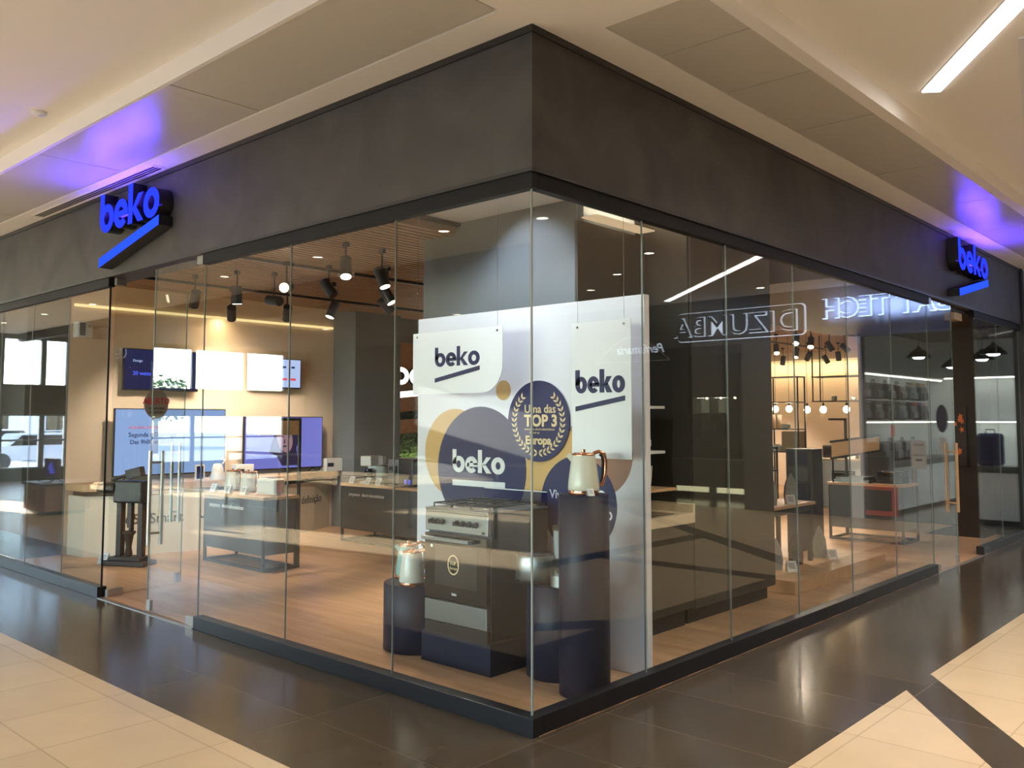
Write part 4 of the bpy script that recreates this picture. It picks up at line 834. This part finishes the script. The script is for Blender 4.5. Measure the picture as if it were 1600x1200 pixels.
# table with trays
table('dark grey display table with oak top and trays near the right entrance', (-2.0, 8.55, .004), 1.0, .6, .78, '', True, 0, True, False)
t = thing('oak_sign_board', 'slanting oak board on a black frame above the tray table', 'board', (-1.92, 8.5, 1.12), R(10)); b = G(); b.prism([(0, 0), (.62, .12), (.62, .30), (0, .20)], 0, .03); b.build('board', 'woodtop', t); b = G(); b.prism([(-.02, -.03), (.64, .10), (.64, .12), (-.02, 0)], -.005, .035); b.build('lower_edge', 'blackmetal', t); b = G(); b.prism([(-.02, .2), (.64, .30), (.64, .33), (-.02, .23)], -.005, .035); b.build('upper_edge', 'blackmetal', t)
b = G(); b.box(.0, .02, .005, .03, -.335, -.01); b.build('stand', 'blackmetal', t)
for k, (x, y, w2, l) in enumerate(((-1.96, 8.6, .5, 'lower steel tray on the oak table near the right entrance'), (-1.92, 8.62, .38, 'upper steel tray stacked on the oak table near the right entrance'))):
    b = G(); z = 0; b.box(0, w2, 0, .4, 0, .012); b.box(0, w2, 0, .01, .012, .035); b.box(0, w2, .39, .4, .012, .035); b.box(0, .01, .01, .39, .012, .035); b.box(w2 - .01, w2, .01, .39, .012, .035)
    tag(b.build('steel_tray', 'steel', None, 0, (x, y, .7845 + k * .036)), l, 'tray')
t = thing('waffle_maker', 'black tabletop grill with chrome handle on the tray table', 'appliance', (-1.24, 8.86, .784), 0); b = G(); b.box(-.18, .18, -.14, .14, 0, .09); b.box(-.17, .17, -.13, .14, .095, .16); b.build('body', 'plasticblack', t, .02); b = G(); b.tube([(-.08, -.13, .13), (-.07, -.2, .16), (.07, -.2, .16), (.08, -.13, .13)], .012); b.build('handle', 'chrome', t)
# kitchen island in the depth
t = thing('kitchen_island', 'white kitchen island counter under the hanging black shelf', 'counter', (-3.95, 12.95, .004))
b = G(); b.box(0, 1.7, 0, .7, 0, .86); b.build('body', 'white', t, .003); b = G(); b.box(-.35, 1.75, -.03, .75, .86, .9); b.build('worktop', 'marble', t, .003); b = G(); b.box(.18, .62, -.012, 0, .42, .68); b.build('oven_front', 'darkglass', t); b = G(); b.box(.2, .6, -.04, -.012, .64, .66); b.build('oven_handle', 'steel', t)
t = thing('slim_cooker', 'dark olive cooker left of the white kitchen island', 'cooker', (-4.42, 12.75, .004)); b = G(); b.box(0, .42, 0, .6, 0, .82); b.build('body', 'olive', t, .004); b = G(); b.box(.03, .39, -.01, 0, .2, .6); b.build('oven_door', 'darkglass', t); b = G(); b.box(.03, .39, -.035, -.01, .63, .65); b.build('handle', 'steel', t)
t = thing('range_hood', 'wide trapezoid beige hood panel behind the hanging bulbs', 'range hood', (-4.15, 16.6, 1.0)); b = G(); b.prism([(-.15, 0), (2.6, 0), (2.3, .82), (.25, .82)], 0, .5); b.build('hood', 'tan', t, .01); b = G(); b.box(.2, 2.5, -.02, .5, .82, .87); b.build('top_edge', 'blackmetal', t)
k = G(); k.ring(.75, .38, .13, .24, .02, 0, 360, -.02, 0); k.build('ring_ornament', 'cream', t); k = G(); k.ring(1.55, .42, .1, .2, .05, 0, 360, -.02, 0); k.build('ring_ornament', 'charcoal', t)
for x, nm, l in ((-4.3, 'laptop_stand', 'black tilted appliance on the far counter, left one'), (-3.2, 'laptop_stand', 'black tilted appliance on the far counter, right one')):
    t = thing('counter_appliance', l, 'appliance', (x + .2, 13.3, .904)); b = G(); b.box(0, .42, 0, .3, 0, .24); b.build('body', 'plasticblack', t, .02); b = G(); b.box(.03, .39, -.01, 0, .04, .2); b.build('front_glass', 'darkglass', t)
card_((-3.45, 13.1, .904), R(-10), 'large white card leaning between the two black counter appliances', 3)
t = thing('hanging_shelf', 'hanging black metal frame with two shelves over the kitchen island', 'shelf', (-4.1, 12.9, 2.0))
for x in (0, 1.12):
    for y in (0, .35): k = G(); k.box(x, x + .02, y, y + .02, 0, 1.29); k.build('hanger', 'blackmetal', t)
for z in (0, .47): k = G(); k.box(-.01, 1.15, -.01, .38, z - .02, z); k.build('shelf_board', 'blackmetal', t)
k = G(); k.box(.1, 1.05, .1, .16, .455, .475); k.box(.1, 1.05, .1, .16, .472, .482, 0)
for x, z, r, h, l in ((-3.75, 2.001, .05, .09, 'small cream pot on the lower hanging shelf, left'), (-3.2, 2.001, .045, .07, 'small cream pot on the lower hanging shelf, right one of the pair'), (-3.38, 2.001, .05, .07, 'small cream pot on the lower hanging shelf, left one of the pair')):
    t = thing('cream_pot', l, 'pot', (x, 13.1, z)); b = G(); b.lathe([(r * .8, 0), (r, h * .4), (r * .9, h), (r * .8, h), (r * .8, h * .5), (0, h * .4)], n=18); b.build('body', 'cream', t)
t = thing('hanging_shelf_light', 'slim warm lamp lying on the top hanging shelf', 'light strip', (-3.9, 13.05, 2.471)); b = G(); b.box(0, .8, 0, .04, 0, .02); b.build('strip', 'ledwarm', t); lamp('AREA', 'light', t, (.4, .02, .05), 6, (1, .72, .4), aim=(0, 0, 1), sx=.8, sy=.05)
def pend(x, y, z, label):
    t = thing('bulb_pendant', label, 'pendant lamp', (x, y, z), 0, 'bare bulbs over the kitchen island')
    b = G(); b.cyl((0, 0, .12), (0, 0, 3.3 - z), .004, n=6); b.build('cord', 'blackmetal', t); b = G(); b.cyl((0, 0, .06), (0, 0, .12), .02, n=12); b.build('socket', 'blackmetal', t)
    b = G(); b.lathe([(0, -.075), (.04, -.06), (.062, -.02), (.058, .02), (.03, .055), (.018, .06)], n=20); b.build('glass_bulb', 'bulb', t)
    lamp('POINT', 'light', t, (0, 0, -.1), 9, (1, .72, .42), .05)
for px, py, l in ((-5.0, 13.2, 'leftmost bare glowing bulb over the kitchen island'), (-4.62, 13.0, 'second bare glowing bulb, brightest of the row'), (-4.25, 13.0, 'third bare glowing bulb over the kitchen island'), (-3.93, 13.0, 'fourth bare glowing bulb, in front of the blue picture'), (-3.48, 13.0, 'rightmost bare glowing bulb over the kitchen island')): pend(px, py, 1.84 if px > -4.5 else 1.86, l)
t = thing('picture_stand', 'grey panel with a small violet light and cream box on the hood top', 'picture', (-3.9, 16.7, 1.875)); b = G(); b.box(0, .62, .0, .05, 0, .9); b.build('panel', 'table_grey', t); b = G(); b.box(-.05, .3, -.14, -.02, 0, .17); b.build('cream_box', 'cream', t)
t = thing('black_rack', 'black metal rack with boards and tins against the warm back wall at left', 'rack', (-4.62, 12.0, .004))
for x in (0, .62):
    for y in (0, .3): k = G(); k.box(x, x + .022, y, y + .022, 0, 2.44); k.build('post', 'blackmetal', t)
for z in (1.03, 1.45, 1.95, 2.42): k = G(); k.box(-.004, .646, -.004, .326, z, z + .02); k.build('shelf_board', 'blackmetal', t)
b = G(); b.box(.26, .62, .1, .3, 1.05, 1.42); b.build('grey_panel', 'tan', t)
for x, h, l in ((-4.55, .26, 'left upright wooden board on the black rack'), (-4.45, .26, 'right upright wooden board on the black rack')): b = G(); b.box(0, .03, 0, .18, 0, h); tag(b.build('wooden_board', 'woodtop', None, 0, (x, 12.06, 1.475)), l, 'board')
b = G(); b.box(0, .14, 0, .12, 0, .09); tag(b.build('cream_tin', 'cream', None, .008, (-4.36, 12.08, 1.475)), 'small cream tin beside the upright boards on the black rack', 'tin')
b = G(); b.lathe([(.08, 0), (.1, .05), (.07, .12), (0, .13)], n=20); tag(b.build('cream_pot', 'cream', None, 0, (-4.47, 12.15, 1.056)), 'round cream pot on the low board of the black rack', 'pot')
# framed flower picture and exit fitting on the dark partition
t = thing('flower_picture', 'dark framed picture of orange flowers on the brown wall beside the entrance', 'picture', (-.79, 9.985, .98)); b = G(); b.box(0, .2, -.012, .012, 0, .85); b.build('frame', 'plasticblack', t, .002); b = G(); b.box(.014, .186, -.0135, -.012, .014, .836); pc = b.build('print', 'brown', t)
rnd = random.Random(5)
for k in range(9):
    cx, cz = .05 + rnd.random() * .1, .5 + rnd.random() * .22 if k < 6 else .18 + rnd.random() * .08
    b = G(); b.prism([(cx + (.035 if i % 2 else .018) * math.cos(PI * i / 5), cz + (.05 if i % 2 else .02) * math.sin(PI * i / 5)) for i in range(10)], -.0145 - k * .0002, -.0138); b.build('flower_print', 'orange', pc)
t = thing('door_closer_box', 'small lit beige box above the right entrance', 'fitting', (-.25, 7.95, 2.86)); b = G(); b.box(0, .12, 0, .3, 0, .09); b.build('box', 'marble', t, .004)
# stickers on the shop glass
def sticker(label, loc, rz, r, lines, m='tan', cat='sticker', mats=('redink', 'ink')):
    t = thing('round_sticker', label, cat, loc, rz); b = G(); n = 40; b.prism([(r * math.cos(2 * PI * i / n), r * math.sin(2 * PI * i / n)) for i in range(n)], 0, .001); d = b.build('disc', m, t)
    for s_, sz, z, mm in lines: text(s_, sz, (0, -.0015, z), mm, d, align='CENTER', bold=sz * .02)
hd = R(104); d = Vector((math.cos(hd), math.sin(hd), 0)); n = Vector((math.sin(hd), -math.cos(hd), 0)) 
p = Vector((-5.29, .06, 1.80)) + d * .50 + n * .0062
sticker('round grey OPEN sticker in Portuguese on the inward-opened glass door', p, hd, .145, [('ABERTO', .085, .0, 'redink'), ('DAS 9H00 AS 20H00', .022, -.05, 'ink'), ('TODOS OS DIAS', .022, -.09, 'ink')], 'greystick')

# ================================================================== NEIGHBOUR SHOPS (seen mirrored in the right glass)
t = thing('framed_sign', 'framed dark lettering sign with white halo, mirrored in the right glass', 'sign', (3.44, YB - .012, 3.14))
def rrect(b, x0, x1, z0, z1, t_, y0, y1, r=.08):
    def pts(d):
        out = []
        for cx, cz, a0 in ((x1 - r, z1 - r, 0), (x0 + r, z1 - r, 90), (x0 + r, z0 + r, 180), (x1 - r, z0 + r, 270)):
            for k in range(5): a = R(a0 + k * 22.5); out.append((cx + (r - d) * math.cos(a), cz + (r - d) * math.sin(a)))
        return out
    o_, i_ = pts(0), pts(t_); n = len(o_)
    for k in range(n):
        j = (k + 1) % n; q = [o_[k], o_[j], i_[j], i_[k]]; b.prism(q, y0, y1)
b = G(); rrect(b, 0, 2.6, 0, .56, .028, -.02, -.0); b.build('halo_frame', 'coolglow', t)
b = G(); rrect(b, .012, 2.588, .012, .548, .04, -.05, -.021); b.build('frame', 'black', t)
text('DIZUMBA', .52, (.12, -.02, .10), 'coolglow', t, name='halo_lettering', sx=1.08, bold=.012, sp=1.06)
text('DIZUMBA', .52, (.12, -.045, .10), 'black', t, sx=1.08, ext=.012, sp=1.06)
t = thing('halo_sign', 'black letters glowing blue-white on the dark fascia, mirrored at far right', 'sign', (1.05, YB - .012, 3.40))
text('BAT TECH', .46, (.0, -.012, .0), emis('halo_blue', (.42, .58, 1), 7), t, name='halo_lettering', sx=.98, bold=.022)
text('BAT TECH', .46, (.0, -.05, .0), 'black', t, sx=.98, bold=.005, ext=.012)
text('TECNOLOGIA A TODO VAPOR', .165, (.02, -.012, -.2), 'black', t, name='small_lettering', sx=.92, bold=.003)
lamp('AREA', 'light', t, (1.0, -.12, .15), 140, (.35, .5, 1), aim=(0, 1, 0), sx=2, sy=.3)
t = thing('script_sign', 'faint arched script sign on the dark fascia, mirrored beside the backdrop', 'sign', (6.35, YB - .012, 2.98))
text('Perfumaria', .26, (0, -.012, 0), 'coolglow', t, shear=.4); b = G(); b.tube([(-.1 + .15 * i, 0, -.16 + .5 * math.sin(PI * i / 12)) for i in range(13)], .008, 6); b.tube([(-.1, 0, -.16), (1.7, 0, -.16)], .008, 6); b.build('outline', 'paper', t)
# white shop with luggage shelves
for k, (z, l) in enumerate(((2.44, 'cool light strip under the top shelf of the white shop'), (1.58, 'cool light strip under the middle shelf of the white shop'))):
    t = thing('cool_light_strip', l, 'light strip', (2.99, 11.9, z)); b = G(); b.box(-.35, -.0, 0, 4.5, .03, .055); b.build('shelf_board', 'white', t); b = G(); b.box(-.30, -.26, .05, 4.45, 0, .028); b.build('strip', 'ledcool', t); lamp('AREA', 'light', t, (-.22, 2.2, -.02), 28, (.95, 1, .9), aim=(.3, 0, -1), sx=.05, sy=4.3)
for k, z in enumerate((2.48, 1.58)):
    t = thing('cool_light_strip', ('upper' if k == 0 else 'lower') + ' cool light strip across the end wall of the white shop', 'light strip', (.1, 16.45, z)); b = G(); b.box(0, 2.5, -.3, .04, .03, .055); b.build('shelf_board', 'white', t); b = G(); b.box(.05, 2.5, -.25, -.21, 0, .028); b.build('strip', 'ledcool', t); lamp('AREA', 'light', t, (1.2, -.2, -.02), 22, (.95, 1, .9), aim=(0, .3, -1), sx=2.4, sy=.05)
def bag(loc, label, m, w2=.36, h=.5, d=.24, hard=False, rz=0):
    t = thing('suitcase' if hard else 'backpack', label, 'suitcase' if hard else 'backpack', loc, rz)
    b = G(); b.box(-d / 2, d / 2, -w2 / 2, w2 / 2, .02 if hard else 0, h); b.build('shell', m, t, .05)
    b = G(); b.box(-d / 2 - .03, -d / 2, -w2 * .36, w2 * .36, h * .1, h * .55); b.build('front_pocket', m, t, .02)
    b = G(); b.tube([(0, -.07, h - .01), (0, -.06, h + .06), (0, .06, h + .06), (0, .07, h - .01)], .01); b.build('handle', 'plasticblack', t)
nm = ['charcoal laptop bag', 'grey hard suitcase', 'dark ribbed suitcase', 'black box speaker bag', 'grey backpack', 'brown camera case', 'black travel case', 'dark grey cube bag']
i = 0
for z, row in ((2.01, 'upper'), (1.635, 'lower')):
    for k in range(6):
        y = 12.15 + k * .62; mm = ['charcoal', 'greyf', 'plasticblack', 'brown', 'greyf', 'charcoal'][(k + (z < 2)) % 6]
        bag((2.82, y, z), '%s, %s on the %s luggage shelf of the white shop' % (nm[(i * 3) % 8], ['first', 'second', 'third', 'fourth', 'fifth', 'sixth'][k], row), mm, .40, .30, .24, k % 2 == 0); i += 1
t = thing('mid_shelf', 'thin white shelf carrying the upper row of luggage in the white shop', 'shelf', (2.99, 11.9, 1.985)); b = G(); b.box(-.35, -.01, 0, 3.3, 0, .022); b.build('board', 'white', t)
bag((.75, 16.1, 1.635), 'large ribbed dark suitcase on the end wall shelf of the white shop', 'greyf', .5, .55, .4, True, B90)
t = thing('poster_board', 'colourful product poster board on the white wall between shelves', 'poster', (2.97, 15.3, 1.66), -B90); b = G(); b.box(-.9, .0, .0, .02, 0, .74); b.build('board', 'tan', t); b = G(); b.box(-.6, -.42, -.004, 0, .05, .6); b.build('violet_panel', 'scrviolet', t); b = G(); b.box(-.35, -.1, -.004, 0, .05, .45); b.build('orange_panel', 'orange', t)
for l, x0, x1, y0, y1, tp in (('long pale counter with black top along the wall of the white shop', 2.33, 2.95, 12.2, 16.3, 'plasticblack'), ('short white counter with dark top just inside the white shop window', .15, 1.05, 11.95, 12.5, 'plasticblack')):
    t = thing('shop_counter', l, 'counter', ((x0 + x1) / 2, (y0 + y1) / 2, .004)); hx, hy = (x1 - x0) / 2, (y1 - y0) / 2
    b = G(); b.box(-hx, hx, -hy, hy, .06, .80); b.build('body', 'wallwhite', t); b = G(); b.box(-hx - .01, hx + .01, -hy - .01, hy + .01, .80, .9); b.build('worktop', tp, t); b = G(); b.box(-hx + .03, hx - .03, -hy + .03, hy - .03, 0, .06); b.build('toe_kick', 'black', t)
bag((.78, 12.25, .904), 'blue backpack standing on the short white counter', 'navyf', .36, .52, .26, rz=B90)
for k, y in enumerate((12.5, 13.1, 13.7, 14.3)):
    bag((2.65, y, .904), '%s on the long pale counter of the white shop' % ['dark folded bag, nearest one', 'black boxy bag, second one', 'steel grey case, third one', 'dark upright bag, last one'][k], ['charcoal', 'plasticblack', 'greyf', 'charcoal'][k], .42, .34, .3, k == 2)
t = thing('red_price_tag', 'bright red price tag standing on the counter of the white shop', 'price card', (2.55, 12.85, 1.34), 0); b = G(); b.box(0, .005, 0, .2, 0, .2); b.build('tag', 'red', t)
def shade(x, y, z, label, s=1):
    t = thing('dome_pendant', label, 'pendant lamp', (x, y, z), 0, None); b = G(); b.lathe([(.19 * s, .012), (.2 * s, 0), (.2 * s, .015), (.13 * s, .1 * s), (.035 * s, .17 * s), (.02, .2 * s)], n=28, caps=False); b.build('shade', 'black', t); b = G(); b.cyl((0, 0, .19 * s), (0, 0, 3.3 - z), .005, n=6); b.build('cord', 'black', t)
    b = G(); b.lathe([(0, -.03), (.07 * s, -.02), (.1 * s, .015)], n=20); b.build('lens', 'lampcool', t); lamp('SPOT', 'light', t, (0, 0, -.06), 120, (.88, .95, 1), .1, (0, 0, -1), 165, 1)
shade(1.95, 12.6, 2.72, 'black dome pendant nearest the long counter of the white shop'); shade(2.1, 15.0, 2.66, 'black dome pendant deep over the long counter of the white shop')
shade(.70, 12.3, 2.70, 'black dome pendant over the short counter, seen beside the brown column'); shade(.45, 14.2, 2.62, 'black dome pendant at the far right end of the reflections'); shade(1.2, 13.6, 2.7, 'black dome pendant in the middle of the white shop')
text('H', .42, (.30, 16.49, 2.25), 'blue', tag(thing('wall_lettering', 'blue letters on the white end wall of the white shop', 'sign', (0, 0, 0)), None, None), bold=.01)
t = thing('wall_screen', 'small violet screen on the white end wall of the white shop', 'screen', (.05, 16.44, 1.7)); b = G(); b.box(0, .3, 0, .04, 0, .45); b.build('housing', 'plasticblack', t); b = G(); b.box(.02, .28, -.002, 0, .02, .43); b.build('screen', 'scrviolet', t)
t = thing('notice_sheet', 'cream printed notice fixed to the white shop glass, mirrored in the right glass', 'notice', (1.49, YB - .05, .86)); b = G(); b.box(0, .23, 0, .004, 0, .44); sh = b.build('sheet', 'paper', t)
text('AVISO', .055, (.03, -.002, .36), 'ink', sh); text('HORÁRIO', .04, (.03, -.002, .2), 'ink', sh); text('9h00', .05, (.06, -.002, .12), 'ink', sh, bold=.002)
t = thing('oval_sticker', 'dark oval sticker on the white shop glass', 'sticker', (1.24, YB - .05, 1.66)); b = G(); b.prism([(.09 * math.cos(2 * PI * i / 24), .22 * math.sin(2 * PI * i / 24)) for i in range(24)], 0, .002); b.build('disc', 'navyprint', t)
t = thing('framed_poster', 'low red-framed dark poster behind the white shop glass, mirrored on the tray table front', 'poster', (1.98, YB + .03, .06)); b = G(); b.box(0, .72, 0, .02, 0, .5); b.build('frame', 'red', t); b = G(); b.box(.09, .63, -.003, 0, .08, .42); b.build('print', 'plasticblack', t)
t = thing('notice_sheet', 'small white notice under the oval sticker', 'notice', (1.18, YB - .05, 1.12)); b = G(); b.box(0, .12, 0, .003, 0, .24); b.build('sheet', 'paper', t)
wn[0] += 1; b = G(); b.box(.07, 2.49, YB + .0, YB + .01, .02, 3.05); struct('window_%d' % wn[0], b, 'thin_glass')
t = thing('shop_door_handle', 'pair of pale vertical door bars on the white shop glass', 'handle', (1.66, YB - .04, .28))
for x in (0, .05): k = G(); k.cyl((x, 0, 0), (x, 0, .55), .013, n=10); k.build('bar', 'paper', t)
# dark shop with lit cabinets
def cabinet(x, l, w2=1.1):
    t = thing('glazed_cabinet', l, 'cabinet', (x, 15.2, .004)); b = G(); b.box(0, w2, .4, .43, 0, 2.2); b.build('back', 'olive', t)
    for q in (0, w2 / 2 - .015, w2 - .03): k = G(); k.box(q, q + .03, 0, .4, 0, 2.2); k.build('divider', 'olive', t)
    for z in (.5, .95, 1.35, 1.75, 2.17): k = G(); k.box(.031, w2 - .031, .02, .4, z, z + .02); k.build('shelf_board', 'olive', t)
    b = G(); b.box(.04, w2 - .04, .385, .398, 1.8, 2.15); b.build('lit_back', 'olivelit', t); b = G(); b.box(.04, w2 - .04, .2, .24, 2.15, 2.165); b.build('light_strip', 'ledcool', t); lamp('AREA', 'light', t, (w2 / 2, .2, 2.1), 22, (1, 1, .7), aim=(0, .3, -1), sx=w2 * .8, sy=.05)
    rr = random.Random(int(x * 10))
    for z in (.97, 1.37):
        for k in range(5):
            h = .12 + rr.random() * .15; b = G(); b.box(.08 + k * .2, .2 + k * .2, .1, .3, z, z + h); b.build('stored_box', ['charcoal', 'brown', 'pine', 'greyf'][rr.randrange(4)], t)
cabinet(5.6, 'dark glazed cabinet with lit top shelf, nearest the corner of the dark shop'); cabinet(7.05, 'dark glazed cabinet with lit top shelf, further into the dark shop', 1.0)
t = thing('lit_counter', 'low counter with a bright yellow-white light slot in the dark shop', 'counter', (5.4, 13.1, .004))
b = G(); b.box(0, 1.9, 0, .6, 0, .1); b.box(0, 1.9, 0, .6, .22, .8); b.box(.85, 1.0, .0, .6, .1, .22); b.build('body', 'olive', t)
for q_ in (.04, 1.02): b = G(); b.box(q_, q_ + .80, .05, .06, .105, .215); b.build('light_slot', 'ledsoft', t)
for k in range(6):
    t = thing('fairy_bulb', 'tiny warm bulb hanging in the dark shop, number %s from the left' % ['one', 'two', 'three', 'four', 'five', 'six'][k], 'lamp', (5.3 + k * .35, 14.2, 2.12)); b = G(); b.lathe([(0, -.03), (.028, 0), (0, .035)], n=10); b.build('bulb', 'bulb', t); b = G(); b.cyl((0, 0, .03), (0, 0, 1.18), .003, n=5); b.build('cord', 'black', t)
# kiosk on the left walkway
t = thing('kiosk_counter', 'low oak-fronted kiosk with two screens out on the left walkway', 'kiosk', (-13.6, -3.0, 0)); b = G(); b.box(-.5, .5, 0, .75, .06, .5); b.build('body', 'pine', t); b = G(); b.box(-.55, .55, -.03, .78, .5, .54); b.build('top', 'plasticblack', t); b = G(); b.box(-.45, .45, .05, .7, 0, .06); b.build('toe_kick', 'black', t)
b = G(); b.at((0, .752, 0), PI); b.ring(0, .28, .2, .2, .03, 0, 360, -.0, .004); b.build('round_emblem', 'tan', t)
t, s_ = screen('dark screen with blue picture standing on the walkway kiosk', (-13.3, -2.5, .602), PI, .6, .36, 'scrnavy'); b = G(); b.prism([(.1, .1), (.3, .08), (.4, .2), (.25, .3)], -.003, -.0025); b.build('picture', 'scrbright', s_)
# railing on the open side of the walkway
t = thing('glass_railing', 'glass railing with steel handrail on the open side of the walkway', 'railing', (-12.5, -5.3, 0)); b = G(); b.box(0, 12.5, -.006, .006, .05, 1.0); b.build('glass_panel', 'thin_glass', t); b = G(); b.cyl((0, 0, 1.03), (12.5, 0, 1.03), .025, n=12); b.build('handrail', 'steel', t)
for k in range(8): b = G(); b.box(k * 1.78, k * 1.78 + .04, -.02, .02, 0, 1.0); b.build('post', 'steel', t)
# ================================================================== OUTSIDE THE END WINDOWS
def tree(x, y, h, r, label, seed):
    t = thing('tree', label, 'tree', (x, y, -.3)); rr = random.Random(seed)
    b = G(); b.cyl((0, 0, 0), (0, 0, h * .55), .16, .09, n=10)
    for k in range(5): a = rr.random() * 6.28; b.cyl((0, 0, h * .4), (math.cos(a) * r * .6, math.sin(a) * r * .6, h * (.6 + .2 * rr.random())), .06, .02, n=6)
    b.build('trunk', 'bark', t); b = G()
    for k in range(900):
        v = Vector((rr.gauss(0, 1), rr.gauss(0, 1), rr.gauss(0, 1))).normalized() * (rr.random() ** .4)
        c = Vector((v.x * r, v.y * r, h * .68 + v.z * h * .32)); q = .16
        d1 = Vector((rr.uniform(-1, 1), rr.uniform(-1, 1), rr.uniform(-1, 1))).normalized() * q; d2 = d1.orthogonal().normalized() * q
        b.add([c - d1, c + d2 * .6, c + d1, c - d2 * .6], [(0, 1, 2, 3)])
    b.build('crown', 'leaf', t)
tree(-33, -6.5, 3.9, 1.5, 'leafy green tree outside the end window, nearest one', 1); tree(-38, -14, 4.2, 1.9, 'leafy green tree outside the end window to the left', 2); tree(-41, -8.8, 4.0, 1.7, 'leafy green tree outside between the parked cars', 3); tree(-46, -20, 4.5, 2.2, 'wide green tree furthest out in the car park', 4); tree(-44, -2.8, 3.2, 1.3, 'small green tree outside seen at the left edge', 5)
def car(x, y, rz, label, m):
    t = thing('parked_car', label, 'car', (x, y, -.3), rz); b = G()
    b.prism([(-2.1, .35), (2.1, .35), (2.15, .75), (1.2, .9), (.7, 1.38), (-1.2, 1.4), (-1.9, .95), (-2.15, .8)], -.85, .85); b.build('body', m, t, .05)
    b = G(); b.prism([(1.05, .93), (.65, 1.32), (-1.1, 1.33), (-1.65, .95)], -.86, .86); b.build('side_windows', 'darkglass', t)
    for wx in (-1.35, 1.35):
        for wy in (-.8, .8): k = G(); k.cyl((wx, wy - .1, .32), (wx, wy + .1, .32), .32, n=20); k.build('wheel', 'black', t)
car(-35, -9.6, R(90), 'white parked car outside the end window', 'carw'); car(-43, -13.2, R(85), 'dark grey parked car outside the end window', 'card'); car(-50, -13, R(95), 'white parked car furthest out in the car park', 'carw')
t = thing('far_building', 'low pale building beyond the car park', 'building', (-70, -10, -.3)); b = G(); b.box(-2, 2, -16, 18, 0, 3.2); b.build('walls', 'wallwhite', t); b = G(); b.box(-2.3, 2.3, -16.3, 18.3, 3.2, 3.6); b.build('roof', 'pine', t)
for k in range(7): b = G(); b.box(1.98, 2.03, -14 + k * 4.6, -12 + k * 4.6, 1, 2.2); b.build('window', 'darkglass', t)
